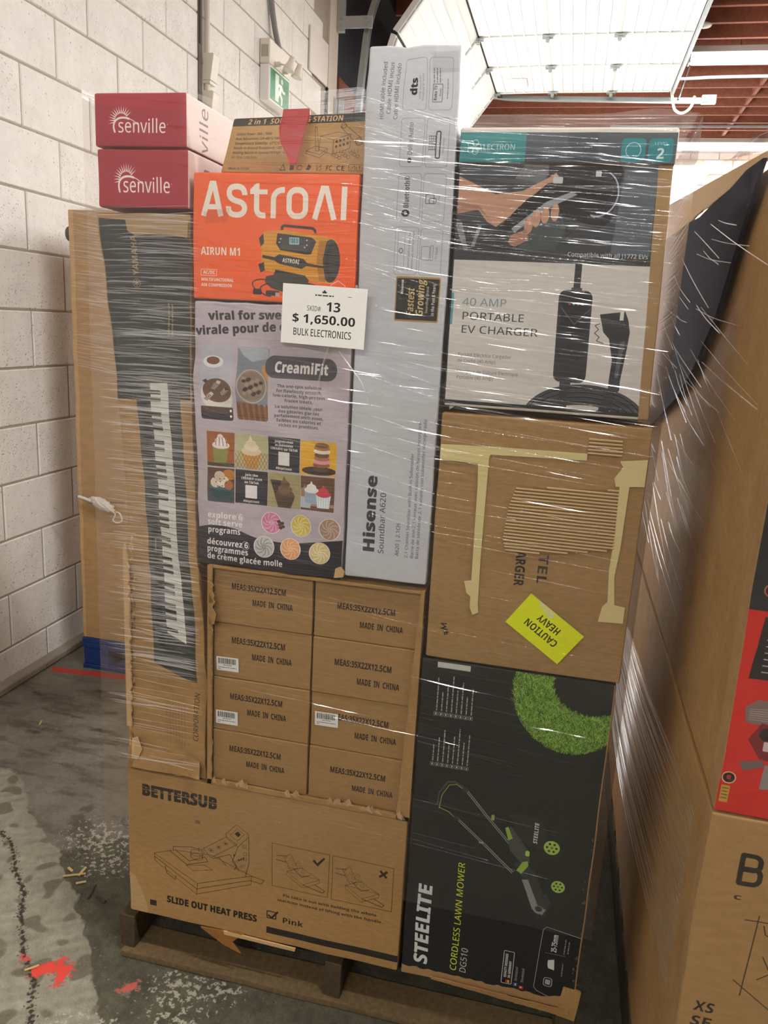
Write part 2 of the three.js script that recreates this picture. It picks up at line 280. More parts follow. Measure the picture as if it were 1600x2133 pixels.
// ---- back wall: pink-white blocks and a bright window
{
  const w = structGroup('wall_back', 'pale pinkish block wall at the far end', 'wall'), Z = -13.8;
  mesh('mortar_core', metreUV(merge([box(-2.2, 0.55, 0, 4.62, Z - 0.2, Z), box(1.70, 7.2, 0, 4.62, Z - 0.2, Z), box(0.55, 1.70, 4.02, 4.62, Z - 0.2, Z), box(0.55, 1.70, 0, 2.6, Z - 0.2, Z)])), M.mortar, w);
  const geo = [0, 1, 2, 3].map((k) => blockGeo(BLOCK - 0.009, COURSE - 0.009, 0.014, 0.005, k * 0.3, k * 0.7).rotateY(-Math.PI / 2)), others = [], r = rng(8);
  for (let row = 0; row < 21; row++) for (let k = 0; k < 22; k++) {
    const x = -1.9 + BLOCK * (k + (row & 1 ? 0.5 : 0)), y = 0.145 + COURSE * (row + 0.5);
    if (y > 4.55 || (x > 0.4 && x < 1.85 && y > 2.5 && y < 4.1)) continue;
    if (x > 0.4 && x < 3.2 && y > 3.2) { const m = mesh('block', geo[Math.floor(r() * 4)], M.blockPink, w); m.position.set(x, y, Z); } else others.push(geo[k % 4].clone().translate(x, y, Z));
  }
  const o = mesh('far_blocks', merge(others), M.blockPink, w); o.userData = { kind: 'stuff' };
}
{
  const g = structGroup('window_1', 'bright white-framed window high in the far wall', 'window'), Z = -13.8;
  for (const b of [[0.5, 0.60, 2.55, 4.07], [1.65, 1.75, 2.55, 4.07], [0.6, 1.65, 3.99, 4.07], [0.6, 1.65, 2.55, 2.63]]) mesh('window_frame', rbox(...b, Z - 0.1, Z + 0.03, 0.005), M.white, g);
  mesh('pane', box(0.6, 1.65, 2.63, 3.99, Z - 0.06, Z - 0.055), new THREE.MeshPhysicalMaterial({ color: '#ffffff', transmission: 1, roughness: 0.05, thickness: 0 }), g);
}
struct(mesh('wall_right', box(7, 7.2, 0, 4.62, -14, 6.2), std('#8d867c', 0.85)), 'plain painted wall on the right', 'wall');
struct(mesh('wall_front', box(-2.2, 7.2, 0, 4.62, 6, 6.2), std('#8d867c', 0.85)), 'plain painted wall behind the camera', 'wall');
// ---- ceiling: red-brown joists with blocking under a board deck
{
  const c = structGroup('ceiling', 'red-brown timber joist ceiling', 'ceiling');
  mesh('deck', metreUV(box(-2.2, 7.2, 4.61, 4.75, -14, 6.2)), M.deck, c);
  const jg = metreUV(box(XW, 7, 4.33, 4.61, -0.022, 0.022)), bg = metreUV(box(-0.02, 0.02, 4.34, 4.60, -0.18, 0.18));
  for (let z = -13.55; z < 5.9; z += 0.406) {
    const j = mesh('joist', jg, M.joist, c); j.position.z = z;
    if (z < -8) { const b = mesh('blocking', bg, M.joist, c); b.position.set(1.82 + (Math.round(z * 10) % 2) * 0.01, 0, z + 0.203); }
  }
}
{ const g = structGroup('trim_3', 'pale steel beam along the head of the far wall', 'beam'); mesh('beam', rbox(XW, 7, 4.25, 4.33, -13.79, -13.6, 0.005), std('#c9c6cc', 0.5), g); }
// ---- overhead door, rolled up under the ceiling
{
  const d = structGroup('door_1', 'white sectional overhead door rolled up under the joists', 'door');
  const path = [[-1.70, 2.98], [-1.526, 3.56], [-1.144, 4.07], [-0.506, 4.08], [0.132, 4.08], [0.77, 4.08]], ZN = -6.42, ZF = -9.9;
  for (let i = 0; i < path.length - 1; i++) {
    const [xa, ya] = path[i], [xb, yb] = path[i + 1], L = Math.hypot(xb - xa, yb - ya), ang = Math.atan2(yb - ya, xb - xa);
    const s = new THREE.Group(); s.name = 'door_section'; s.position.set(xa, ya, 0); s.rotation.z = ang; d.add(s);
    mesh('panel', rbox(0.006, L - 0.006, 0, 0.045, ZF, ZN, 0.003), M.doorPanel, s);
    if (i > 0) mesh('hinge_seam', box(-0.010, 0.010, -0.004, 0.03, ZF, ZN), i < 3 ? M.seam : std('#c3c7ca', 0.5), s);
    for (let k = 1; k < 6; k++) mesh('rib', rbox(L * k / 6 - 0.008, L * k / 6 + 0.008, -0.008, 0.002, ZF + 0.01, ZN - 0.01, 0.002), M.doorPanel, s);
    for (const z of [-8.1, -8.97, ZF + 0.03, ZN - 0.03]) mesh('stile', rbox(0.02, L - 0.02, -0.014, -0.001, z - 0.016, z + 0.016, 0.003), std('#d3d6d8', 0.5), s);
    for (const z of [-8.1, -8.97, -9.87]) { const h = mesh('hinge', merge([rbox(-0.05, 0.05, -0.03, -0.012, z - 0.03, z + 0.03, 0.003), rbox(-0.018, 0.018, -0.06, -0.02, z - 0.022, z + 0.022, 0.004), rod([0, -0.05, z - 0.04], [0, -0.05, z + 0.04], 0.008)]), M.galv, s); }
  }
  mesh('lift_plate', rbox(-0.97, -0.77, 4.055, 4.07, -9.65, -9.35, 0.003), M.white, d);
  mesh('rail_edge', rbox(0.77, 0.80, 4.04, 4.14, ZF, ZN, 0.003), M.galv, d);
}
{
  for (const [z, label] of [[-6.36, 'galvanised overhead door track beside the cream jamb'], [-9.95, 'galvanised overhead door track on the far side of the rolled-up door']]) {
    const t = thing('door_track', label, 'door track', [0, 0, z]);
    const pts = [[-1.80, 0.02], [-1.80, 2.4], [-1.79, 3.0], [-1.765, 3.35], [-1.72, 3.68], [-1.60, 3.93], [-1.34, 4.06], [-0.95, 4.04], [0, 4.02], [1.19, 4.0]];
    const cv = new THREE.CatmullRomCurve3(pts.map(([x, y]) => new THREE.Vector3(x, y, 0)), false, 'centripetal');
    const sh = new THREE.Shape([[-0.03, -0.03], [0.03, -0.03], [0.03, 0.03], [0.022, 0.03], [0.022, -0.024], [-0.03, -0.024]].map((p) => new THREE.Vector2(...p)));
    mesh('rail', new THREE.ExtrudeGeometry(sh, { steps: 90, extrudePath: cv, bevelEnabled: false }), M.galv, t);
    const dir = z < -8 ? -1 : 1;
    mesh('wall_angle', merge([rbox(XW + 0.013, XW + 0.075, 0, 3.1, -0.03, -0.022, 0.002), rbox(XW + 0.013, XW + 0.021, 0, 3.1, -0.03, 0.05, 0.002)]), M.galvDull, t);
    mesh('bracket', rbox(XW + 0.01, -1.69, 3.57, 3.655, 0.03, 0.042, 0.003), M.galvDull, t);
    mesh('bracket_foot', rbox(XW + 0.013, XW + 0.07, 3.55, 3.9, 0.0, 0.045, 0.003), M.galvDull, t);
    for (const [bx, by] of [[-1.935, 3.59], [-1.935, 3.635], [-1.74, 3.59], [-1.74, 3.635], [-1.71, 3.61]]) mesh('bolt', new THREE.CylinderGeometry(0.008, 0.008, 0.01, 6).rotateX(Math.PI / 2).translate(bx, by, 0.046), M.galv, t);
    mesh('hanger', rod([0.86, 4.01, 0], [0.93, 4.34, 0], 0.012), M.galv, t);
    mesh('end_stop', rbox(1.1, 1.25, 3.96, 4.05, -0.03, 0.03, 0.006), M.white, t);
    if (z < -8) mesh('pull_cord', tube([[0.77, 4.12, 0.03], [0.80, 3.97, 0.06], [0.83, 3.885, 0.08], [0.90, 3.85, 0.08], [0.97, 3.885, 0.08], [1.01, 3.96, 0.06], [1.02, 4.03, 0.03]], 0.015, 40, 8), M.white, t);
  }
}
// ---- outside the loading opening
struct(mesh('yard_ground', box(-16, XW - 0.2, -0.12, -0.02, -20, 8), std('#b9b4aa', 0.9)), 'pale concrete yard outside the loading opening', 'ground');

// ================================================================ LAMPS AND WALL FITTINGS
function stripLight(x0, x1, z, label) {
  const g = thing('strip_light', label, 'ceiling light', [(x0 + x1) / 2, 4.17, z], 'fluorescent strip lights'), L = (x1 - x0) / 2;
  mesh('housing', rbox(-L, L, 0.09, 0.15, -0.07, 0.07, 0.006), std('#bdb9b4', 0.5), g);
  mesh('diffuser', rbox(-L + 0.01, L - 0.01, 0, 0.09, -0.062, 0.062, 0.02), new THREE.MeshStandardMaterial({ color: '#ffffff', roughness: 0.4, emissive: LAMP_COLOR, emissiveIntensity: 6 }), g);
  for (const s of [-1, 1]) { mesh('end_cap', rbox(s * L - 0.008, s * L + 0.008, -0.004, 0.15, -0.072, 0.072, 0.003), M.white, g); mesh('hanger', rod([s * L * 0.8, 0.15, 0], [s * L * 0.8, 0.4, 0], 0.006), M.galv, g); }
  const a = new THREE.RectAreaLight(LAMP_COLOR, LAMP_POWER, 2 * L - 0.04, 0.12); a.name = 'strip_light_glow'; a.rotation.x = -Math.PI / 2; a.position.y = -0.006; g.add(a);
}
stripLight(0.86, 5.6, -9.3, 'long strip light hanging to the right of the rolled-up door');
stripLight(0.30, 5.6, -13.2, 'long strip light in front of the far block wall');
stripLight(0.80, 5.6, -5.2, 'strip light out of view above the aisle behind the skid');
stripLight(0.3, 5.1, -0.5, 'strip light out of view over the skid and the camera');
stripLight(-1.7, 0.7, 3.2, 'strip light out of view behind the camera');
tag(mesh('ceiling_conduit', merge([tube([[0.74, 4.12, -9.6], [0.9, 4.12, -9.6], [1.1, 4.13, -9.6], [4, 4.14, -9.6], [6.9, 4.14, -9.6]], 0.016, 50, 6)]), M.galvDull), 'thin grey conduit running under the joists behind the nearer strip light', 'conduit');
tag(mesh('ceiling_pipe', rod([0.2, 4.26, -12.2], [6.9, 4.26, -12.2], 0.02), std('#8d8f94', 0.5)), 'grey sprinkler pipe crossing below the far joists', 'pipe');
{
  const g = thing('hanging_fitting', 'small white disc fitting on a rod under the ceiling beside the door', 'ceiling fitting', [0.90, 0, -8.71]);
  mesh('disc', new THREE.LatheGeometry([[0, 0], [0.06, 0.005], [0.07, 0.02], [0.05, 0.035], [0, 0.04]].map((p) => new THREE.Vector2(...p)), 20).translate(0, 4.31, 0), M.white, g);
  mesh('drop_rod', rod([0, 4.34, 0], [0.06, 4.6, 0], 0.01), M.galv, g);
  mesh('feed_cable', tube([[0.0, 4.34, 0], [0.06, 4.36, 0], [0.14, 4.345, 0], [0.25, 4.35, 0]], 0.008, 20, 6), M.galvDull, g);
}
{ // emergency exit sign seen from its end, two lamp heads on it
  const g = thing('exit_sign', 'white emergency exit sign with green running figure and two lamp heads', 'sign', [XW, 2.70, -4.85]);
  mesh('lower_case', rbox(0, 0.06, 0, 0.20, -0.36, 0, 0.006), M.white, g);
  mesh('upper_case', rbox(0, 0.065, 0.20, 0.335, -0.36, 0.004, 0.006), M.whitePlastic, g);
  for (let k = 0; k < 6; k++) mesh('vent_slot', box(0.012 + k * 0.0075, 0.015 + k * 0.0075, 0.235, 0.30, 0.003, 0.0052), std('#8f8a80', 0.8), g);
  const tex = canvas(340, 190, 2, (c, w, h) => {
    fillAll(c, '#f4f6f2', w, h); RR(c, 8, 8, w - 16, h - 16, 4, '#0d8f57'); c.save(); c.translate(-165, 0);
    P(c, [[258, 20], [318, 20], [318, 170], [258, 170]], '#dfeee4'); P(c, [[400, 40], [470, 40], [470, 150], [400, 150]], '#0b7a4a');
    C(c, 372, 40, 18, 17, '#f3f7f2');
    P(c, [[330, 62], [372, 62], [398, 86], [430, 84], [430, 98], [390, 102], [372, 88], [358, 112], [388, 134], [380, 176], [360, 176], [364, 142], [332, 122], [318, 146], [272, 146], [272, 130], [308, 130], [336, 80], [312, 84], [300, 106], [286, 100], [304, 70]], '#f3f7f2');
    c.restore();
  });
  const face = mesh('pictogram', new THREE.PlaneGeometry(0.34, 0.19).rotateY(Math.PI / 2).translate(0.0615, 0.10, -0.18), std('#ffffff', 0.35, { map: tex }), g);
  for (const [z, tilt] of [[-0.08, 0.5], [-0.22, 0.35]]) {
    const h = new THREE.Group(); h.name = 'lamp_head'; h.position.set(0.10, 0.215, z); h.scale.setScalar(0.72); g.add(h);
    mesh('arm', merge([new THREE.CylinderGeometry(0.02, 0.02, 0.05, 14).rotateZ(Math.PI / 2).translate(-0.025, 0, 0), rod([0, 0, 0], [0.05, -0.005, -0.01], 0.007)]), M.whitePlastic, h);
    const cup = mesh('cup', new THREE.LatheGeometry([[0, 0.06], [0.024, 0.06], [0.028, 0.02], [0.034, 0.0], [0.046, -0.03], [0.048, -0.05], [0.044, -0.05]].map((p) => new THREE.Vector2(...p)), 22).rotateZ(-0.25).rotateX(-tilt * 0.4).translate(0.085, 0.0, -0.01), M.whitePlastic, h);
    mesh('lens', new THREE.CylinderGeometry(0.044, 0.044, 0.006, 22).rotateZ(-0.25).rotateX(-tilt * 0.4).translate(0.073, -0.046, 0.0), std('#e9e4da', 0.2), h);
  }
}
tag(mesh('wall_conduit', tube([[XW + 0.02, 4.3, -4.93], [XW + 0.02, 3.35, -4.95], [XW + 0.03, 3.15, -5.0], [XW + 0.045, 3.03, -5.05]], 0.018, 40, 8), std('#8b8a88', 0.5)), 'grey conduit running down the block wall into the exit sign', 'conduit');
for (const [y0, y1, label] of [[2.585, 2.72, 'upper white wedge-shaped sensor box beside the wall joint'], [2.36, 2.545, 'lower white wedge-shaped sensor box beside the wall joint']]) {
  const g = thing('wall_sensor', label, 'sensor', [XW, y0, -4.13], 'wedge boxes on the wall'), h = y1 - y0;
  mesh('case', new THREE.ExtrudeGeometry(new THREE.Shape([[0, 0], [0.035, 0], [0.055, h * 0.97], [0.05, h], [0, h]].map((p) => new THREE.Vector2(...p))), { depth: 0.07, bevelEnabled: true, bevelSize: 0.003, bevelThickness: 0.003, bevelSegments: 2 }).translate(0.002, 0, -0.035), M.whitePlastic, g);
  mesh('cover_seam', box(0.0, 0.045, h * 0.08, h * 0.095, -0.039, 0.039), std('#b8b1a3', 0.6), g);
}
tag(mesh('wall_pipe', rod([XW + 0.016, 0.03, -4.11], [XW + 0.016, 4.3, -4.11], 0.014), M.cream), 'thin cream painted pipe running up the wall beside the joint', 'pipe');

// ================================================================ THE WRAPPED SKID
{ // wooden pallet
  const p = thing('wooden_pallet', 'worn wooden pallet carrying the wrapped mixed cartons', 'pallet', [-0.36, 0, F]);
  const L = 0.505, D = 1.06, fr = 0.0;
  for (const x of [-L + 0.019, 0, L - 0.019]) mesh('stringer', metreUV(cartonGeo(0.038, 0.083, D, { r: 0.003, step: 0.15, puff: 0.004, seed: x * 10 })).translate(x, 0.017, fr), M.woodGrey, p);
  for (let k = 0; k < 8; k++) mesh('deck_board', metreUV(cartonGeo(2 * L, 0.017, 0.1, { r: 0.003, step: 0.1, puff: 0.002, seed: k })).translate(0, 0.1005, fr - 0.07 - k * 0.127), M.wood, p);
  for (let k = 0; k < 4; k++) mesh('base_board', metreUV(cartonGeo(2 * L - 0.01, 0.0165, 0.09, { r: 0.003, step: 0.1, puff: 0.0015, seed: k + 20 })).translate(0.005, 0.0006, fr + 0.012 - k * 0.32), M.wood, p);
}
// ---- kraft carton with the press drawing
{
  const tex = canvas(617, 357, 3, (g, w, h) => {
    fillAll(g, KRAFT, w, h);
    // lettering
    const y0 = 31, y1 = 57; T(g, 'BETTERSUB', 34, y1, y1 - y0, 176, { bold: true, color: '#2b241b', stroke: 3 }); g.fillStyle = KRAFT; g.fillRect(30, 42.5, 184, 1.3); 
    const s = '#3d2a18', L = (...p) => P(g, p, null, s, 1.3, false);
    // press
    P(g, [[62, 196], [110, 178], [200, 172], [290, 202], [165, 250]], null, s, 1); P(g, [[62, 196], [64, 214], [162, 278], [165, 250]], null, s, 1); P(g, [[165, 250], [162, 278], [288, 224], [290, 202]], null, s, 1);
    L([63, 204], [163, 264], [289, 213]); L([88, 222], [92, 240], [112, 252], [114, 240]); L([290, 202], [318, 206], [312, 216], [286, 214]);
    L([108, 178], [108, 170], [150, 162], [175, 164], [182, 172]); L([100, 182], [140, 208], [190, 190], [182, 180], [146, 198], [112, 176]);
    C(g, 163, 174, 14, 8, null, s, 1); C(g, 163, 184, 14, 8, null, s, 1); L([149, 174], [149, 186]); L([177, 174], [177, 186]); P(g, [[138, 210], [182, 200], [200, 208], [156, 220]], null, s, 0.9); L([168, 160], [168, 170]);
    P(g, [[178, 160], [232, 118], [256, 132], [196, 178]], null, s, 1); C(g, 196, 160, 6, 4, null, s); C(g, 214, 148, 6, 4, null, s); C(g, 230, 136, 6, 4, null, s); for (const [x, y] of [[196, 160], [214, 148], [230, 136]]) C(g, x, y, 3, 2, s);
    P(g, [[230, 112], [254, 84], [280, 100], [282, 108], [258, 138], [232, 122]], null, s, 1); P(g, [[240, 112], [256, 94], [272, 104], [256, 124]], null, s, 0.8); P(g, [[250, 106], [258, 100], [264, 106], [258, 114]], INK); L([282, 108], [284, 170], [276, 206]); L([258, 138], [246, 176], [262, 196]); L([200, 180], [240, 160], [256, 186], [250, 196]); L([214, 172], [232, 190]);
    for (const [x, y] of [[272, 134], [274, 152], [274, 164]]) RR(g, x - 3, y - 4, 7, 7, 1, null, s, 0.8); for (let k = 0; k < 12; k++) C(g, 250 + (k * 7) % 26, 160 + (k * 13) % 36, 2, 2.6, k % 3 ? null : s, s, 0.5);
    // two instruction frames
    P(g, [[335, 110], [460, 112], [459, 214], [336, 214]], null, s, 1); P(g, [[467, 112], [596, 112], [596, 216], [467, 216]], null, s, 1);
    for (const [ox, oy] of [[0, 0], [128, 4]]) { g.save(); g.translate(ox, oy); P(g, [[368, 172], [400, 156], [440, 176], [404, 196]], null, s, 0.7); P(g, [[368, 172], [368, 180], [404, 204], [440, 184], [440, 176]], null, s, 0.7); P(g, [[362, 140], [376, 126], [392, 158], [378, 168]], null, s, 0.7); L([345, 138], [368, 134]); L([344, 148], [366, 150]); for (let k = 0; k < 9; k++) C(g, 364 + k * 5, 138 + (k * 11) % 30, 4, 3, null, s, 0.5); L([404, 196], [448, 206], [452, 200], [430, 190]); L([380, 160], [402, 178], [420, 170]); g.restore(); }
    P(g, [[428, 130], [434, 138], [448, 121], [451, 124], [435, 145], [424, 134]], INK);
    g.lineWidth = 5; g.strokeStyle = INK; g.beginPath(); g.moveTo(568, 124); g.lineTo(582, 138); g.moveTo(583, 123); g.lineTo(567, 139); g.stroke();
    T(g, 'Pls take it out with holding the whole', 360, 236, 6.2, 206, { bold: true, color: INK }); T(g, 'machine instead of lifting with the handle.', 348, 250, 6.2, 232, { bold: true, color: INK });
    T(g, 'SLIDE OUT HEAT PRESS', 91, 315, 16, 212, { bold: true, color: INK, stroke: 1.4 });
    RR(g, 326, 280, 20, 17, 1, null, INK, 2.4); P(g, [[330, 288], [336, 293], [349, 276], [352, 279], [337, 298], [327, 291]], INK); T(g, 'Pink', 360, 302, 13, 48, { bold: true, color: INK });
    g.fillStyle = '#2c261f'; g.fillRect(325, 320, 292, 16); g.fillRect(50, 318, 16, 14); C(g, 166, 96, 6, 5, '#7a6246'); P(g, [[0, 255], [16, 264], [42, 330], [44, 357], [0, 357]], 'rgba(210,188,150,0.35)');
    grain(g, 14, 2, 5);
  });
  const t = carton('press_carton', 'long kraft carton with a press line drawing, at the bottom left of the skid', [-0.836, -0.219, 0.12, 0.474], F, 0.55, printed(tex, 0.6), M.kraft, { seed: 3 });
  mesh('torn_flap', slab([[0, 0], [0.10, 0.006], [0.075, -0.02], [0.095, -0.045], [0.055, -0.032], [0.02, -0.012]], 0.003, 0.001).translate(-0.135, 0.0, 0), M.kraftPale, t);
  mesh('torn_edge', slab([[-0.08, 0.004], ...ragged([-0.08, -0.004], [0.085, -0.006], 20, 0.002, 4), [0.085, 0.001]], 0.004, 0.0012), M.torn, t);
}
// ---- cut-open kraft case with eight small cartons
{
  const t = thing('open_case', 'cut-open kraft case framing eight small cartons, above the press carton', 'box', [-0.432, 0.477, F]), W = 0.216, H = 0.478, D = 0.42;
  mesh('side_panel', metreUV(box(-W, -W + 0.005, 0, H, -D, 0)), M.kraft, t); mesh('side_panel', metreUV(box(W - 0.005, W, 0, H, -D, 0)), M.kraft, t);
  mesh('bottom_panel', metreUV(box(-W, W, 0, 0.005, -D, 0)), M.kraft, t); mesh('top_panel', metreUV(box(-W, W, H - 0.005, H, -D, 0)), M.kraft, t); mesh('back_panel', metreUV(box(-W, W, 0, H, -D - 0.004, -D)), M.kraft, t);
  mesh('front_strip', metreUV(slab([[-W, 0], ...ragged([-W + 0.010, 0], [-W + 0.008, H], 46, 0.0022, 12), [-W, H]], 0.005, -0.003)), M.kraft, t);
  mesh('front_strip', metreUV(slab([[W, H], ...ragged([W - 0.006, H], [W - 0.026, 0.02], 60, 0.0012, 13), [W - 0.026, 0], [W, 0]], 0.005, -0.003)), M.kraft, t);
  mesh('front_strip', metreUV(slab([[W, 0], [-W, 0], ...ragged([-W, 0.011], [W, 0.008], 60, 0.0028, 15)], 0.005, -0.003)), M.kraft, t);
  const r = rng(40);
  for (const [x, y, n] of [[-0.03, 0.012, 7], [0.05, 0.012, 5], [0.075, 0.015, 8], [0.13, 0.012, 6], [-0.14, 0.012, 5], [0.19, 0.01, 4], [-0.19, 0.012, 5]]) { // paper tufts left by the tear
    const parts = []; for (let k = 0; k < n; k++) { const w = 0.006 + r() * 0.012, h = 0.006 + r() * 0.013; parts.push(slab([[0, 0], [w, 0.002 * r()], [w * 0.7, h * r()], [w * 0.4, h], [-0.002, h * 0.5]], 0.0008).rotateX(0.4 * r()).rotateY(r() - 0.5).translate(x + (r() - 0.5) * 0.03, y - 0.006, 0.001 + r() * 0.003)); }
    mesh('torn_tuft', merge(parts), M.torn, t);
  }
  for (const [y, s] of [[0.40, 1], [0.355, 1.3], [0.33, 0.8], [0.24, 0.7]]) mesh('torn_tuft', slab([[0, 0], [0.012, 0.004], [0.016, 0.02], [0.008, 0.03], [0.014, 0.04], [0, 0.05]], 0.001).scale(s, s, 1).rotateY(-0.4).translate(-W + 0.004, y, 0.003), M.kraft, t);
}
{
  const group = 'small kraft cartons in the cut-open case';
  const rows = [0.4835, 0.5990, 0.7165, 0.8345, 0.9480], cols = [[-0.6405, -0.4345], [-0.4305, -0.2225]];
  const mk = (mx, my, ix, iy, seed) => canvas(206, 116, 2.4, (g, w, h) => { fillAll(g, KRAFT2, w, h); T(g, 'MEAS:35X22X12.5CM', mx, my, 12.6, 114, { bold: true, color: '#22180f', stroke: 0.5 }); T(g, 'MADE  IN  CHINA', ix, iy, 12.4, 84, { bold: true, color: '#22180f', stroke: 0.5 }); grain(g, 13, seed, 4); });
  const prints = [mk(38, 40, 82, 70, 1), mk(44, 52, 90, 86, 2), mk(36, 44, 74, 74, 3)];
  const spec = [ // column, row from top, print, barcode, label
    [0, 0, 0, 0, 'small kraft carton at the top left of the cut-open case'], [1, 0, 1, 0, 'small kraft carton at the top right of the cut-open case'],
    [0, 1, 0, 1, 'small kraft carton with barcode sticker, second down on the left of the case'], [1, 1, 1, 0, 'small kraft carton without sticker, second down on the right of the case'],
    [0, 2, 2, 1, 'small kraft carton with barcode sticker, third down on the left of the case'], [1, 2, 1, 2, 'small kraft carton with barcode sticker on the right side of the case'],
    [0, 3, 2, 0, 'small kraft carton at the bottom left of the cut-open case'], [1, 3, 1, 0, 'small kraft carton at the bottom right of the cut-open case']];
  const bar = canvas(48, 30, 6, (g, w, h) => { fillAll(g, '#e9e7e2', w, h); const r = rng(77); for (let x = 4; x < 42;) { const k = 0.4 + r() * 1.3; g.fillStyle = '#161616'; g.fillRect(x, 3, k, 12); x += k + 0.4 + r() * 1.1; } bars(g, 15, 17, 18, 1.2); bars(g, 4, 22, 40, 1.2); bars(g, 4, 25.5, 5, 1.2); });
  const barMat = printed(bar, 0.45);
  spec.forEach(([c, rw, p, b, label], i) => {
    const [x0, x1] = cols[c], y0 = rows[3 - rw], y1 = rows[4 - rw] - 0.0012;
    const t = carton('small_carton', label, [x0, x1, y0, y1], F - 0.009 - (i % 3) * 0.0015, 0.35, printed(prints[p], 0.7), M.kraft, { r: 0.0025, step: 0.06, puff: 0.0008, seed: i * 3 }, group);
    if (b) { const s = mesh('barcode_sticker', new THREE.PlaneGeometry(0.048, 0.030), barMat, t); s.position.set(b === 2 ? -0.071 : -0.072, b === 2 ? 0.062 : 0.030, 0.0022); s.rotation.z = 0.02; }
  });
}
// ---- tall carton with the keyboard picture
{
  const L = [[1.60, -0.873], [1.381, -0.847], [1.237, -0.836], [1.10, -0.8265], [0.96, -0.8205], [0.699, -0.828], [0.478, -0.835]];
  const R = [[1.60, -0.6835], [1.458, -0.684], [1.304, -0.6845], [1.123, -0.6795], [0.96, -0.6735], [0.85, -0.6600], [0.70, -0.6535], [0.675, -0.6530], [0.478, -0.654]];
  const H = 1.124;
  const tex = canvas(180, 1124, 1.8, (g, w, h) => {
    fillAll(g, KRAFT, w, h); const r = rng(61);
    P(g, [[4, 10], [60, 12], [64, 36], [180, 40], [180, 300], [178, 330], [0, 338], [4, 200]], '#2f302c');
    P(g, [[8, 205], [76, 208], [80, 290], [14, 284]], '#393a36');
    T(g, 'YAMAHA', 72, 108, 11, 70, { rot: -90, bold: true, color: '#a98c6a' }); C(g, 67, 122, 7.5, 7.5, null, '#a98c6a', 1); for (let k = 0; k < 3; k++) { g.save(); g.translate(67, 122); g.rotate(k * 2.094); g.fillStyle = '#a98c6a'; g.fillRect(-0.7, -6, 1.4, 12); g.restore(); }
    bars(g, 130, 155, 3, 60, '#8d7a5c'); bars(g, 138, 155, 3, 60, '#8d7a5c');
    P(g, [[46, 326], [152, 322], [160, 600], [158, 895], [59, 862], [52, 560]], '#3c3d3a'); P(g, [[56, 335], [76, 334], [84, 840], [70, 836]], '#2a2a28');
    P(g, [[80, 304], [124, 300], [136, 824], [92, 806]], '#d8d6cd');
    for (let k = 0; k < 36; k++) { const y = 320 + k * 13.6, x = 80 + (y - 304) * 0.024, sl = k * 0.22; g.fillStyle = '#56544c'; P(g, [[x, y], [x + 44, y + sl], [x + 44, y + sl + 0.9], [x, y + 0.9]], '#55534b'); if (k % 7 !== 2 && k % 7 !== 6) P(g, [[x - 1, y - 4.2], [x + 25, y - 4 + sl * 0.5], [x + 25, y + 4 + sl * 0.5], [x - 1, y + 4.2]], '#26251f'); }
    P(g, [[59, 862], [158, 895], [158, 905], [59, 874]], '#3a3a36'); RR(g, 60, 600, 18, 40, 1, '#222220');
    T(g, 'YAMAHA', 73, 634, 3.2, 26, { rot: -90, color: '#c9c2ae' });
    T(g, 'CORPORATION', 164, 1036, 11, 108, { rot: -90, color: '#332519', skew: -0.2 });
    for (let k = 0; k < 7; k++) { g.strokeStyle = 'rgba(90,62,34,0.5)'; g.lineWidth = 0.7; g.beginPath(); g.moveTo(90 + k * 7, 930 + r() * 30); g.lineTo(92 + k * 7, 1040 + r() * 30); g.stroke(); }
    for (let k = 0; k < 60; k++) C(g, 4 + r() * 10, 560 + r() * 520, 0.6 + r() * 2.4, 1 + r() * 7, r() < 0.5 ? 'rgba(80,54,30,0.55)' : 'rgba(222,196,150,0.55)');
    P(g, [[60, 12], [180, 8], [180, 40], [108, 34], [70, 40], [62, 30]], '#a5814f');
    grain(g, 13, 6, 6);
  });
  const shape = (v, w) => { const Y = v.y + 0.478, xl = piecewise(L, Y) + 0.76, xr = piecewise(R, Y) + 0.76, t = v.x / w + 0.5; v.x = xl + (xr - xl) * t; v.z += (v.z > -0.05 ? 1 : 0) * (0.004 * n3(v.x * 9, Y * 9, 4) + (Y < 0.56 ? 0.007 * n3(v.x * 22, Y * 22, 1) : 0)); };
  const t = carton('keyboard_carton', 'tall dented kraft carton picturing a black and white piano keyboard', [-0.85, -0.67, 0.478, 0.478 + H], F - 0.004, 0.42, printed(tex, 0.55), M.kraft, { shape, seed: 9, step: 0.02, puff: 0.002 });
  t.position.set(-0.76, 0.478, F - 0.004);
  mesh('crushed_edge', slab([[0, 0], ...ragged([0.012, 0], [0.013, 0.36], 40, 0.003, 33), [0.004, 0.40], [0, 0.38]], 0.004).rotateY(-0.25).translate(-0.070, 0.10, 0.003), M.torn, t);
  mesh('bottom_flap', metreUV(cartonGeo(0.16, 0.045, 0.006, { r: 0.002, step: 0.012, puff: 0.007, seed: 2 })).rotateX(-0.12).translate(0.018, 0.006, 0.012), M.kraft, t);
  mesh('torn_corner', slab([[0, 0], [0.012, -0.004], [0.022, 0.02], [0.014, 0.05], [0.002, 0.045]], 0.002).rotateY(0.3).translate(-0.058, 0.03, 0.012), M.torn, t);
  mesh('brown_tape', slab([[-0.052, 1.118], [-0.046, 1.092], [-0.03, 1.084], [0.02, 1.090], [0.072, 1.083], [0.074, 1.116], [0.03, 1.121], [-0.02, 1.119]], 0.0004, 0.0055), std('#a98c63', 0.25), t);
}
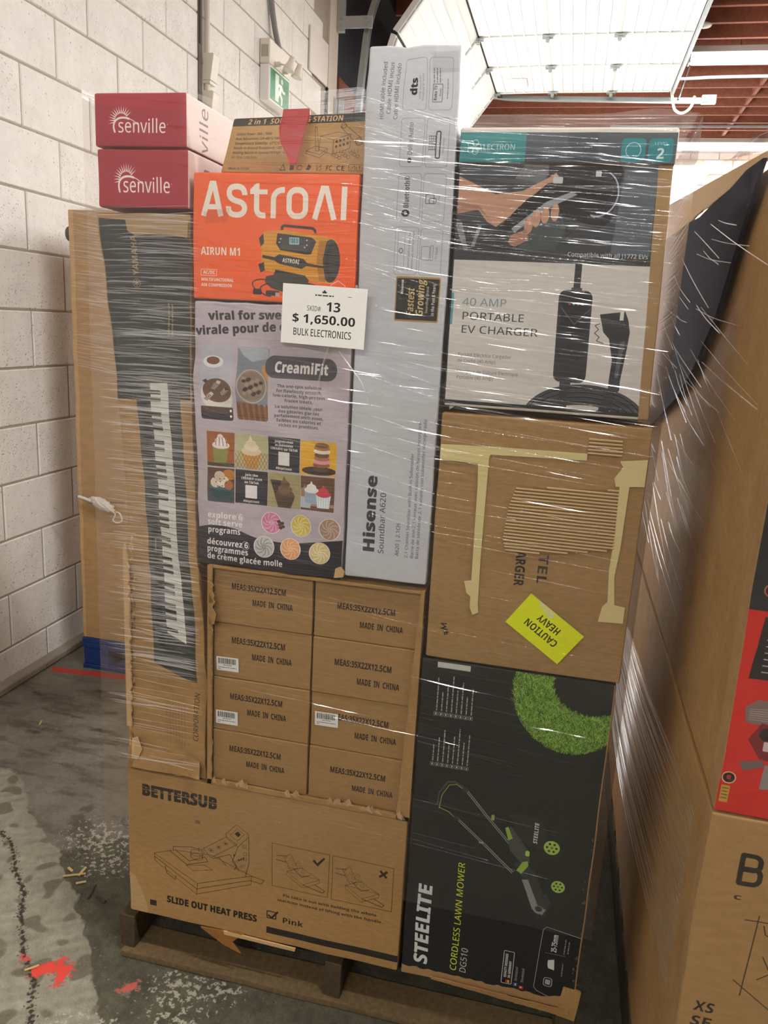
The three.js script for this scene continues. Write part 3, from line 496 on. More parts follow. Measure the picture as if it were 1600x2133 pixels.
// ---- two crimson cartons
{
  const art = (ox, oy) => canvas(179, 91, 4, (g, w, h) => {
    fillAll(g, '#a6142c', w, h); g.save(); g.translate(ox, oy);
    for (let k = 0; k < 13; k++) { const a = -3.35 + k * 0.225, c = Math.cos(a), s = Math.sin(a), q = 0.1; P(g, [[53 + 12 * Math.cos(a - q), 47 + 12 * Math.sin(a - q)], [53 + 12 * Math.cos(a + q), 47 + 12 * Math.sin(a + q)], [53 + 26 * c, 47 + 26 * s]], '#f3e6e2'); }
    g.strokeStyle = '#f3e6e2'; g.lineCap = 'round'; g.lineWidth = 3.4; g.beginPath(); g.moveTo(40, 66); g.bezierCurveTo(32, 46, 50, 38, 68, 44); g.stroke(); g.lineWidth = 1.4; g.beginPath(); g.moveTo(64, 43); g.quadraticCurveTo(76, 45, 84, 53); g.stroke();
    T(g, 'senville', 46, 67, 23, 94, { color: '#f3e6e2' }); T(g, '®', 141, 54, 2, 0, { color: '#f3e6e2' }); g.restore(); grain(g, 9, 4, 3);
  });
  const side = (s, len) => canvas(420, 91, 2.2, (g, w, h) => { fillAll(g, '#d8c4bb', w, h); T(g, s, 84, 88, 34, len, { color: '#6b5654', rot: -90 }); grain(g, 8, 9, 3); });
  const mats = (s, len) => [printed(side(s, len), 0.5), M.crimson, M.crimson, M.crimson];
  carton('crimson_carton', 'upper of two crimson cartons with white sun emblem, top left of the skid', [-0.868, -0.689, 1.7115, 1.800], F, 0.42, printed(art(0, 0), 0.4), mats('ville', 80), { sideFit: true, seed: 14 }, 'crimson cartons');
  carton('crimson_carton', 'lower of two crimson cartons with white sun emblem, on the keyboard carton', [-0.865, -0.686, 1.610, 1.7085], F, 0.42, printed(art(4, 0), 0.4), mats('sen', 72), { sideFit: true, seed: 15 }, 'crimson cartons');
}
// ---- orange carton with the compressor
{
  const tex = canvas(304, 216, 4, (g, w, h) => {
    const ORG = '#f4601c', WH = '#efe6d8'; fillAll(g, ORG, w, h);
    // big lettering, drawn as strokes
    g.strokeStyle = WH; g.lineWidth = 9.6; g.lineCap = 'butt'; g.lineJoin = 'miter';
    const S = (f) => { g.beginPath(); f(); g.stroke(); };
    S(() => { g.moveTo(21, 73); g.lineTo(36, 19); g.lineTo(40, 19); g.lineTo(54, 73); }); g.fillStyle = WH; g.fillRect(28, 53, 20, 8.5);
    S(() => { g.moveTo(98, 37); g.quadraticCurveTo(98, 23, 83, 23); g.quadraticCurveTo(68, 23, 69, 35); g.quadraticCurveTo(70, 44, 84, 47); g.quadraticCurveTo(99, 50, 98, 60); g.quadraticCurveTo(96, 70, 83, 70); g.quadraticCurveTo(67, 70, 68, 56); });
    S(() => { g.moveTo(120, 19); g.lineTo(120, 58); g.quadraticCurveTo(120, 71, 137, 70); }); g.fillRect(108, 27, 32, 8); P(g, [[108, 27], [120, 17], [125, 17], [125, 30]], WH);
    S(() => { g.moveTo(151, 74); g.lineTo(151, 45); g.quadraticCurveTo(151, 27, 172, 27); });
    S(() => { g.roundRect(180, 27, 30, 43, 13); });
    S(() => { g.moveTo(227, 74); g.lineTo(241, 24); g.lineTo(247, 24); g.lineTo(262, 74); }); g.fillRect(274, 20, 9.6, 54);
    T(g, 'AIRUN M1', 16, 139, 13, 77, { bold: true, color: WH }); RR(g, 16, 164, 30, 10.5, 1, null, WH, 0.8); T(g, 'AC/DC', 20, 172, 6, 23, { bold: true, color: WH }); T(g, 'MULTIFUNCTIONAL', 16, 184, 5.2, 63, { bold: true, color: WH }); T(g, 'AIR COMPRESSOR', 16, 193.5, 5.2, 60, { bold: true, color: WH });
    // compressor
    const Y = '#d9941c', Y2 = '#b8781a', K = '#2d2b28';
    g.strokeStyle = K; g.lineWidth = 4.5; S(() => { g.moveTo(168, 97); g.lineTo(168, 90); g.quadraticCurveTo(168, 86, 174, 86); g.lineTo(222, 89); g.quadraticCurveTo(229, 90, 229, 97); });
    P(g, [[130, 104], [136, 96], [176, 93], [262, 104], [270, 112], [268, 170], [260, 180], [170, 172], [132, 158]], Y);
    for (let k = 0; k < 24; k++) { const y = 99 + k * 3; g.fillStyle = k % 2 ? 'rgba(240,180,60,0.5)' : 'rgba(160,100,20,0.35)'; g.fillRect(136, y, 118, 0.8); }
    C(g, 258, 142, 17, 36, '#3b3733'); C(g, 261, 142, 13, 32, '#272523'); C(g, 263, 142, 9, 26, '#33302d'); P(g, [[236, 108], [250, 108], [243, 142], [250, 178], [238, 176], [232, 142]], Y2);
    P(g, [[126, 108], [134, 100], [136, 116], [130, 122]], K); P(g, [[126, 152], [136, 148], [138, 162], [130, 166]], K);
    P(g, [[160, 99], [222, 104], [231, 110], [222, 132], [214, 133], [166, 127], [158, 116]], K); P(g, [[164, 103], [222, 108], [214, 128], [168, 123]], '#3d3a37');
    RR(g, 182, 105, 18, 12, 1, '#8fc1c4'); T(g, '188.8', 183, 114.5, 8, 15, { color: '#2b4a4e', bold: true }); for (const [x, y] of [[166, 108], [164, 114], [214, 109], [214, 117], [210, 121]]) C(g, x, y, 1.6, 1.2, '#c9c4ba');
    P(g, [[133, 136], [156, 139], [164, 134], [208, 140], [216, 147], [252, 152], [252, 155], [214, 152], [206, 157], [164, 150], [156, 145], [133, 141]], '#26231f'); T(g, 'ASTROAI', 170, 147, 7, 31, { bold: true, color: '#efe6d8', rot: 4 });
    P(g, [[158, 160], [212, 168], [220, 176], [216, 184], [150, 178]], '#2c2a27'); P(g, [[140, 172], [158, 168], [230, 182], [256, 194], [200, 204], [150, 192], [138, 182]], '#3a342c'); g.strokeStyle = '#1f1d1a'; g.lineWidth = 2;
    S(() => { g.moveTo(140, 178); g.bezierCurveTo(118, 176, 106, 184, 122, 196); }); S(() => { g.moveTo(148, 184); g.bezierCurveTo(118, 188, 128, 206, 150, 206); }); for (let k = 0; k < 5; k++) S(() => { g.moveTo(150 + k * 4, 176 + k * 2); g.quadraticCurveTo(190, 190 + k * 2, 228 + k * 4, 186 + k * 3); });
    RR(g, 116, 194, 16, 10, 2, '#2a2825'); RR(g, 140, 196, 26, 9, 3, '#35322e'); RR(g, 158, 199, 8, 6, 1, '#bdb6a8'); P(g, [[260, 182], [273, 174], [286, 182], [286, 198], [260, 198]], null, WH, 0.9); T(g, '1-YEAR', 263, 191, 4, 20, { bold: true, color: WH });
    P(g, [[20, 66], [70, 58], [66, 82], [24, 86]], 'rgba(120,60,30,0.16)'); grain(g, 9, 3, 3);
  });
  carton('orange_carton', 'orange carton picturing a yellow air compressor', [-0.678, -0.3745, 1.4575, 1.672], F, 0.34, printed(tex, 0.4), [std('#e4581a', 0.5), std('#e4581a', 0.5), std('#e4581a', 0.5), M.kraft], { seed: 21 });
}
// ---- kraft carton with the dark title band, on top of the orange one
{
  const tex = canvas(266, 98, 4, (g, w, h) => {
    fillAll(g, '#b98f53', w, h); g.fillStyle = '#2f2a22'; g.fillRect(0, 0, w, 15);
    T(g, '2 in 1  SOLDERING STATION', 32, 12.2, 8.6, 190, { bold: true, color: '#d3b079', skew: -0.15 });
    ['Output Power: 70W / 760W', 'Heat Adjustment:200-480°C/100-480°C', 'Temperature Stability:  ±1°C/± 2°C', 'Nozzle to Ground Resistance: <2Ω', 'Welding Nozzle to Ground Voltage: <2mV', 'Air Flow:120L/min'].forEach((s, i) => T(g, s, 14, 31 + i * 8.2, 4.4, s.length * 2.95, { bold: i < 5, color: '#2a2118', skew: -0.1 }));
    T(g, 'Made in China', 14, 92, 4.4, 40, { bold: true, color: '#2a2118' });
    const s = '#3b2d1c', L = (...p) => P(g, p, null, s, 0.7, false);
    P(g, [[156, 60], [172, 52], [196, 56], [182, 66]], null, s, 0.8); L([156, 60], [156, 64], [182, 71], [196, 61], [196, 56]); P(g, [[168, 20], [172, 22], [180, 60], [174, 60]], null, s, 0.8);
    P(g, [[180, 36], [214, 30], [238, 34], [206, 42]], null, s, 0.8); P(g, [[180, 36], [206, 42], [206, 66], [180, 58]], null, s, 0.8); P(g, [[206, 42], [238, 34], [238, 56], [206, 66]], null, s, 0.8); for (let k = 0; k < 8; k++) RR(g, 210 + (k % 4) * 7, 43 + Math.floor(k / 4) * 8 - (k % 4) * 1.6, 4, 4, 1, s);
    P(g, [[218, 22], [226, 18], [258, 40], [262, 50], [252, 50]], null, s, 0.9); C(g, 224, 20, 5, 4, null, s, 0.9); C(g, 254, 46, 6, 6, null, s, 0.8); for (let k = 0; k < 9; k++) { C(g, 208 + k * 5.6, 66 + (k % 3) * 3 - k * 0.4, 3.4, 2.4, null, s, 0.7); L([208 + k * 5.6, 58], [208 + k * 5.6, 64]); }
    P(g, [[112, 92], [117, 82], [122, 92]], null, s, 1.2); RR(g, 130, 84, 7, 8, 1, s); C(g, 148, 88, 4.6, 4, null, s, 1); P(g, [[160, 91], [164, 82], [170, 86], [166, 92]], s); L([180, 83], [180, 92], [187, 92], [187, 83]); L([178, 92], [189, 82]); T(g, 'FC', 196, 92, 8.4, 12, { bold: true, color: s }); T(g, 'CE', 215, 92, 8.4, 16, { bold: true, color: s }); RR(g, 238, 82, 11, 10, 1, null, s, 0.8); L([240, 88], [243, 90], [248, 84]); RR(g, 252, 82, 11, 10, 1, null, s, 0.8); P(g, [[255, 84], [261, 84], [258, 88]], s); g.fillRect(257.5, 88, 1, 3);
    grain(g, 12, 8, 6);
  });
  const shape = (v, w, h) => { const t = v.x / w + 0.5, k = v.y / h; const xb = -0.636 + t * 0.263, xt = -0.610 + t * 0.2365, yb = 1.6745, yt = 1.763 + t * 0.010; v.x = xb + (xt - xb) * k + 0.504; v.y = (yt - yb) * k; };
  const t = carton('kraft_band_carton', 'slumped kraft carton with dark title band, on the orange carton', [-0.637, -0.371, 1.6745, 1.773], F - 0.02, 0.26, printed(tex, 0.5), M.kraft, { shape, seed: 30 });
  t.position.x = -0.504;
}
{ // red tape flag on the wrap
  const pts = [[-0.511, 1.771], [-0.464, 1.772], [-0.466, 1.756], [-0.470, 1.744], [-0.478, 1.715], [-0.486, 1.687], [-0.497, 1.684], [-0.504, 1.700], [-0.516, 1.721], [-0.518, 1.742], [-0.513, 1.760]];
  const g = slab(pts.map(([x, y]) => [x + 0.49, y - 1.73]), 0.0012); const p = g.attributes.position; for (let i = 0; i < p.count; i++) p.setZ(i, p.getZ(i) + n2(p.getX(i) * 60, p.getY(i) * 40) * 0.0025); g.computeVertexNormals();
  const m = tag(mesh('red_tape', g, new THREE.MeshPhysicalMaterial({ color: '#c01a20', roughness: 0.18, clearcoat: 0.6 })), 'red tape flag stuck over the kraft carton with the dark band', 'tape'); m.position.set(-0.49, 1.73, F + 0.002);
}
// ---- lilac carton with dessert pictures
{
  const tex = canvas(311, 495, 3.2, (g, w, h) => {
    const LIL = '#bdb0b6', K = '#26232a', W = '#f2ece8'; fillAll(g, LIL, w, h);
    T(g, 'viral for sweet', 30, 34, 15, 170, { bold: true, color: K, rot: -3, stroke: 1 }); T(g, 'virale pour de dél', 4, 62, 15, 206, { bold: true, color: K, rot: -5, stroke: 1 });
    const clip = (x, y, ww, hh, r, f) => { g.save(); g.beginPath(); g.roundRect(x, y, ww, hh, r); g.clip(); f(); g.restore(); };
    const swirl = (x, y, r, a, b, n = 7) => { C(g, x, y, r, r, a); g.strokeStyle = b; g.lineWidth = r * 0.09; for (let k = 0; k < n; k++) { g.beginPath(); const t = k / n * TAU; g.moveTo(x + r * 0.08 * Math.cos(t), y + r * 0.08 * Math.sin(t)); g.quadraticCurveTo(x + r * 0.6 * Math.cos(t + 0.2), y + r * 0.6 * Math.sin(t + 0.2), x + r * 0.9 * Math.cos(t + 1), y + r * 0.9 * Math.sin(t + 1)); g.stroke(); } };
    const r = rng(90);
    clip(15, 78, 66, 136, 5, () => { fillAll(g, '#b9b7bf', w, h); C(g, 40, 108, 20, 11, '#e6e3e2'); C(g, 40, 106, 13, 7, '#7a4632'); C(g, 50, 168, 34, 30, '#ddd6cd'); C(g, 50, 160, 30, 22, '#6b4c3a'); for (let k = 0; k < 34; k++) P(g, [0, 1, 2, 3].map((q) => [26 + (k * 17) % 50 + Math.cos(q * 1.6 + k) * 6, 144 + (k * 11) % 34 + Math.sin(q * 1.6 + k) * 4]), k % 2 ? '#d9cbb9' : '#4b3226'); g.fillStyle = '#4e2f25'; g.fillRect(14, 190, 70, 12); g.fillStyle = '#2a2224'; g.fillRect(14, 200, 70, 16); for (let k = 0; k < 4; k++) C(g, 76, 176 + k * 10, 2.4, 2.4, '#efe9e4'); });
    clip(89, 78, 64, 132, 5, () => { fillAll(g, '#7f868f', w, h); P(g, [[89, 78], [150, 78], [153, 96], [120, 104], [100, 92]], '#a8adb6'); P(g, [[140, 110], [153, 104], [153, 160], [142, 150]], '#c98c45'); C(g, 120, 148, 32, 34, '#8f8781'); C(g, 120, 148, 27, 26, '#8b7764'); for (let k = 0; k < 26; k++) C(g, 104 + (k * 13) % 36, 134 + (k * 17) % 30, 4, 3, k % 2 ? '#3a2a22' : '#a59079'); C(g, 120, 148, 29, 30, null, '#cfcac4', 1.2); P(g, [[89, 176], [153, 184], [153, 212], [89, 212]], '#8d5d33'); for (let k = 0; k < 6; k++) P(g, [[89 + k * 12, 180], [95 + k * 12, 180], [100 + k * 12, 212], [92 + k * 12, 212]], '#6d4425'); T(g, '♥♥♥', 96, 200, 3, 12, { color: '#c23a33' }); });
    RR(g, 146, 90, 140, 40, 19, '#4b464e'); T(g, 'CreamiFit', 164, 119, 18.5, 104, { bold: true, color: W, stroke: 0.9, skew: -0.04 });
    ['The one-spin solution', 'for flawlessly smooth,', 'low-calorie, high-protein', 'frozen treats.'].forEach((s, i) => T(g, s, 214 - s.length * 2.02, 146 + i * 8.6, 5.4, s.length * 4.04, { bold: true, color: '#3b363c' }));
    ['La solution idéale pour', 'des gâteries glacées', 'parfaitement onctueuses,', 'faibles en calories et', 'riches en protéines.'].forEach((s, i) => T(g, s, 214 - s.length * 2.02, 183 + i * 8.4, 5.4, s.length * 4.04, { bold: true, color: '#3b363c' }));
    const cell = (x, y, ww, hh, bg, f) => clip(x, y, ww, hh, 0, () => { g.fillStyle = bg; g.fillRect(x, y, ww, hh); g.save(); g.translate(x, y); f(); g.restore(); });
    cell(24, 236, 57, 65, '#a05a24', () => { P(g, [[12, 26], [46, 26], [40, 64], [16, 64]], '#8d8a45'); C(g, 29, 25, 18, 7, '#e8e0d6'); C(g, 29, 17, 12, 8, '#efe8df'); C(g, 28, 9, 6, 5, '#e6d9d0'); g.strokeStyle = '#8b2a2a'; g.lineWidth = 1.2; for (let k = 0; k < 4; k++) { g.beginPath(); g.moveTo(20 + k * 6, 10); g.lineTo(18 + k * 8, 26); g.stroke(); } g.fillStyle = '#4a3a22'; g.fillRect(0, 58, 57, 8); });
    cell(83, 236, 68, 65, '#bdb98d', () => { P(g, [[12, 34], [54, 34], [44, 65], [24, 65]], '#cf9a4a'); g.strokeStyle = '#9c6a2a'; g.lineWidth = 1; for (let k = -4; k < 9; k++) { g.beginPath(); g.moveTo(12 + k * 7, 34); g.lineTo(30 + k * 7, 66); g.moveTo(40 + k * 7, 34); g.lineTo(22 + k * 7, 66); g.stroke(); } C(g, 33, 32, 21, 8, '#e0cda6'); C(g, 33, 24, 16, 7, '#ead9b6'); C(g, 32, 17, 11, 6, '#e2cfa8'); P(g, [[26, 14], [30, 2], [37, 14]], '#ead9b6'); });
    cell(152, 236, 66, 63, '#221f26', () => { ['Joignez-vous', 'au phénomène', 'CREAMi® sur TikTok'].forEach((s, i) => T(g, s, 33 - s.length * 1.6, 10 + i * 7, 4.6, s.length * 3.2, { bold: true, color: W })); RR(g, 21, 27, 24, 25, 1, '#e9e4df'); T(g, '#NinjaCreami', 16, 60, 4.2, 34, { bold: true, color: W }); });
    cell(219, 238, 71, 62, '#e0a91c', () => { C(g, 38, 54, 34, 8, '#3a2a24'); for (const [y, c, rx] of [[50, '#5a3a28', 16], [43, '#8b5a36', 17], [37, '#d98a9a', 17], [31, '#a9744a', 16], [25, '#6a4228', 15], [18, '#e9dcc9', 17], [12, '#a8703c', 16], [7, '#7c4a28', 14]]) C(g, 42, y, rx, 5, c); });
    cell(24, 304, 57, 66, '#5a3a1c', () => { g.fillStyle = '#3d4a52'; g.fillRect(0, 46, 57, 20); C(g, 46, 12, 14, 10, '#b9772a'); P(g, [[4, 36], [54, 36], [44, 58], [14, 58]], '#1e4a4e'); C(g, 29, 36, 25, 6, '#2b6063'); C(g, 18, 28, 11, 10, '#d8c9b4'); C(g, 34, 26, 12, 11, '#e3d7c4'); C(g, 26, 16, 11, 10, '#cbb9a2'); C(g, 45, 32, 9, 9, '#a9683c'); for (let k = 0; k < 9; k++) C(g, 14 + (k * 13) % 30, 14 + (k * 7) % 22, 1.3, 1.1, '#3b2a20'); });
    cell(83, 304, 68, 64, '#221f26', () => { ['Join the', 'CREAMi® craze', 'on TikTok'].forEach((s, i) => T(g, s, 34 - s.length * 1.7, 11 + i * 7, 4.6, s.length * 3.4, { bold: true, color: W })); RR(g, 21, 28, 25, 25, 1, '#e9e4df'); T(g, '#NinjaCreami', 17, 61, 4.2, 34, { bold: true, color: W }); });
    cell(152, 303, 68, 65, '#a79b6c', () => { P(g, [[4, 14], [28, 14], [52, 40], [48, 65], [22, 65], [12, 36]], '#3a2a20'); C(g, 36, 42, 20, 12, '#6b4f38'); C(g, 36, 30, 15, 9, '#7a5c42'); C(g, 36, 20, 10, 7, '#6b4f38'); P(g, [[28, 18], [34, 4], [42, 18]], '#7a5c42'); P(g, [[14, 40], [56, 44], [48, 65], [22, 65]], '#54402e'); });
    cell(221, 303, 68, 64, '#6b4a38', () => { g.fillStyle = '#a88a70'; g.fillRect(0, 50, 68, 6); for (const [x, y, c, cup] of [[8, 36, '#a88268', '#b9c3cc'], [22, 28, '#efece6', '#9fb0c0'], [46, 34, '#cf4a52', '#dfe6ea']]) { P(g, [[x - 15, y], [x + 15, y], [x + 12, y + 24], [x - 12, y + 24]], cup); for (let k = -2; k < 3; k++) { g.fillStyle = 'rgba(120,130,140,0.5)'; g.fillRect(x + k * 5, y + 2, 0.8, 20); } C(g, x, y - 2, 15, 6, c); C(g, x, y - 8, 10, 6, c); P(g, [[x - 5, y - 10], [x, y - 20], [x + 5, y - 10]], c); } });
    g.fillStyle = '#29262e'; g.beginPath(); g.moveTo(0, 424); g.bezierCurveTo(50, 408, 80, 420, 120, 430); g.bezierCurveTo(180, 444, 240, 430, 311, 418); g.lineTo(311, 495); g.lineTo(0, 495); g.fill();
    T(g, 'explore 6', 22, 402, 11.5, 76, { bold: true, color: W }); C(g, 92, 397, 8, 8, null, W, 0.7); T(g, 'soft serve', 22, 416, 11.5, 76, { bold: true, color: W }); T(g, 'programs', 22, 431, 11.5, 72, { bold: true, color: W }); T(g, 'découvrez 6', 20, 455, 11.5, 92, { bold: true, color: W }); C(g, 106, 450, 8, 8, null, W, 0.7); T(g, 'programmes', 20, 469, 11.5, 92, { bold: true, color: W }); T(g, 'de crème glacée molle', 20, 484, 11.5, 166, { bold: true, color: W });
    const cup = (x, y, a, b) => { C(g, x, y, 22, 21, '#e9e2dc'); swirl(x, y, 20, a, b, 9); };
    cup(160, 400, '#d984a8', '#f0b8cf'); for (let k = 0; k < 5; k++) C(g, 176 + (k * 7) % 12, 396 + k * 3, 4, 3, '#5a3a30'); cup(223, 399, '#d9c25a', '#efe09a'); cup(282, 400, '#a98a72', '#cdb7a2'); cup(146, 448, '#c6c3c0', '#8f8b8a'); cup(203, 446, '#e8a46a', '#f4caa2'); cup(264, 448, '#d8c48a', '#f0e4bb');
    grain(g, 8, 11, 4);
  });
  const shape = (v, w, h) => { const k = v.y / h; v.x += (0.5 - v.x / w) * (-0.006 * Math.exp(-(((v.y - 0.34) / 0.05) ** 2)) + 0.008 * (1 - k)); if (v.z > -0.02) v.z += 0.004 * n3(v.x * 12, v.y * 12, 3); if (k > 0.96) v.y -= 0.004 * Math.abs(n2(v.x * 30, 1)); };
  const t = carton('lilac_carton', 'scuffed lilac and black carton covered in ice cream pictures', [-0.677, -0.3765, 0.9575, 1.4555], F - 0.001, 0.36, printed(tex, 0.4), [std('#b3a7ad', 0.5), std('#b3a7ad', 0.5), std('#b3a7ad', 0.5), M.kraft], { shape, seed: 40, step: 0.02 });
  mesh('crushed_corner', slab([[0, 0], [0.018, 0.002], [0.02, 0.014], [0.012, 0.022], [0.002, 0.018]], 0.002).rotateY(0.3).translate(0.136, 0.004, 0.003), M.torn, t);
}
// ---- tall white soundbar carton
{
  const tex = canvas(160, 898, 2.27, (g, w, h) => {
    fillAll(g, '#c3c5c9', w, h); const K = '#33333a', GR = '#6f7178', V = (s, x, y, hh, ww, o = {}) => T(g, s, x, y, hh, ww, { rot: -90, color: K, ...o });
    V('HDMI cable included', 33, 110, 7, 86, { color: '#4a4a50' }); V('Câble HDMI inclus', 45, 102, 7, 78, { color: '#4a4a50' }); V('Cable HDMI incluido', 57, 110, 7, 86, { color: '#4a4a50' });
    for (const [x, y, ww, hh] of [[65, 19, 40, 77], [109, 19, 39, 77], [65, 108, 40, 74], [109, 108, 38, 74], [65, 192, 40, 74], [109, 192, 38, 74], [65, 276, 40, 76], [109, 278, 38, 74]]) RR(g, x, y, ww, hh, 5, null, '#85878d', 0.7);
    V('dts', 88, 74, 11, 27, { bold: true, color: '#1d1d20', stroke: 0.8 }); V('DTS® Virtual:X™', 95, 80, 3, 36, { color: GR }); V('Virtualized 3D Sound', 100, 82, 3, 40, { color: GR });
    RR(g, 115, 58, 16, 26, 1, null, K, 0.7); V('Roku TV', 122, 82, 5, 22, { bold: true }); V('Ready', 129, 76, 3.6, 12); for (let i = 0; i < 3; i++) bars(g, 116 + i * 5, 34, 1.6, 22, GR); bars(g, 139, 50, 1.3, 30, GR);
    C(g, 82, 172, 3.6, 4, K); V('Dolby Audio', 86, 164, 8, 50, { color: '#3c3c42' }); RR(g, 126, 128, 7, 40, 2, null, '#1d1d20', 1.8); for (let k = 0; k < 4; k++) for (let j = 0; j < 6; j++) { g.fillStyle = K; g.fillRect(114 + k * 3, 134 + j * 4, 1.4, 2.2); } V('6 EQ modes', 140, 160, 3, 22, { color: GR });
    C(g, 80, 254, 7, 5.5, '#1d1d20'); T(g, 'B', 77.5, 257, 6, 5, { rot: 0, bold: true, color: '#c3c5c9' }); V('Bluetooth®', 85, 246, 9, 50, { bold: true }); RR(g, 114, 224, 14, 14, 1, null, K, 0.9); RR(g, 120, 230, 12, 8, 3, null, K, 1); V('EZ Play', 138, 240, 3, 16, { color: GR });
    RR(g, 70, 284, 12, 60, 1, null, '#85878d', 0.7); C(g, 76, 314, 3, 4, null, K, 1); V('Visualized built-in subwoofer', 91, 346, 3, 62, { color: '#4a4a50' }); V('Powerful bass, feel the strength', 98, 346, 3, 64, { color: '#4a4a50' }); RR(g, 112, 306, 14, 22, 1, null, '#70727a', 0.8); RR(g, 128, 304, 4, 24, 1.5, null, '#70727a', 0.8); V('TV Mode', 140, 326, 4, 20, { color: GR });
    RR(g, 70, 355, 79, 74, 3, '#a8884c'); RR(g, 72, 358, 75, 68, 2, '#23211f'); V('Hisense', 84, 384, 4.6, 24, { bold: true, color: '#e9e6df' }); V('Fastest', 104, 420, 13, 46, { bold: true, color: '#cdb072', skew: -0.15 }); V('Growing', 121, 420, 13, 60, { bold: true, color: '#d9bf84', skew: -0.15 }); V('Soundbar Brand', 129, 414, 4.6, 44, { color: '#d9d4c8' }); V('in the Past 5 Years', 141, 418, 5.4, 52, { color: '#d9d4c8', bold: true });
    V('Hisense', 55, 848, 21, 146, { bold: true, stroke: 1.6, color: '#3a3c40' }); V('Soundbar A620', 74, 848, 11, 116, { color: '#2f2f34' }); V('A620 | 2.1CH', 104, 848, 7.4, 62, { color: '#2f2f34' }); V('2.1 Channel Soundbar with Built in Subwoofer', 121, 850, 5.4, 194, { color: '#4a4a50' }); V('Barre de son 2.1 canaux avec caisson de basses incorporé', 132, 850, 5.4, 250, { color: '#4a4a50' }); V('Barra de sonido de 2.1 canales con subwoofer incorporado', 142, 850, 5.4, 256, { color: '#4a4a50' });
    g.fillStyle = '#c9cacc'; g.fillRect(126, 850, 0.7, 48); g.fillRect(126, 850, 34, 0.7); grain(g, 7, 13, 3);
  });
  const shape = (v, w, h) => { if (v.y > h * 0.96) { v.y -= 0.004 * Math.max(0, n2(v.x * 26, 3)); v.x -= Math.sign(v.x) * 0.002; } v.z += v.z > -0.02 ? 0.0015 * n3(v.x * 14, v.y * 8, 6) : 0; };
  const t = carton('soundbar_carton', 'tall narrow light grey soundbar carton standing upright above the rest', [-0.3705, -0.2155, 0.968, 1.866], F, 0.145, printed(tex, 0.5), std('#c3c5c9', 0.55), { shape, seed: 50 });
  mesh('finger_hole', rbox(-0.0805, -0.076, 0.50, 0.525, 0.0, 0.0025, 0.001), std('#a5a6a8', 0.6), t);
  mesh('clear_tape', box(0.035, 0.0795, 0.862, 0.8945, 0.0022, 0.0026), new THREE.MeshPhysicalMaterial({ color: '#ffffff', transmission: 1, roughness: 0.2, thickness: 0 }), t);
}
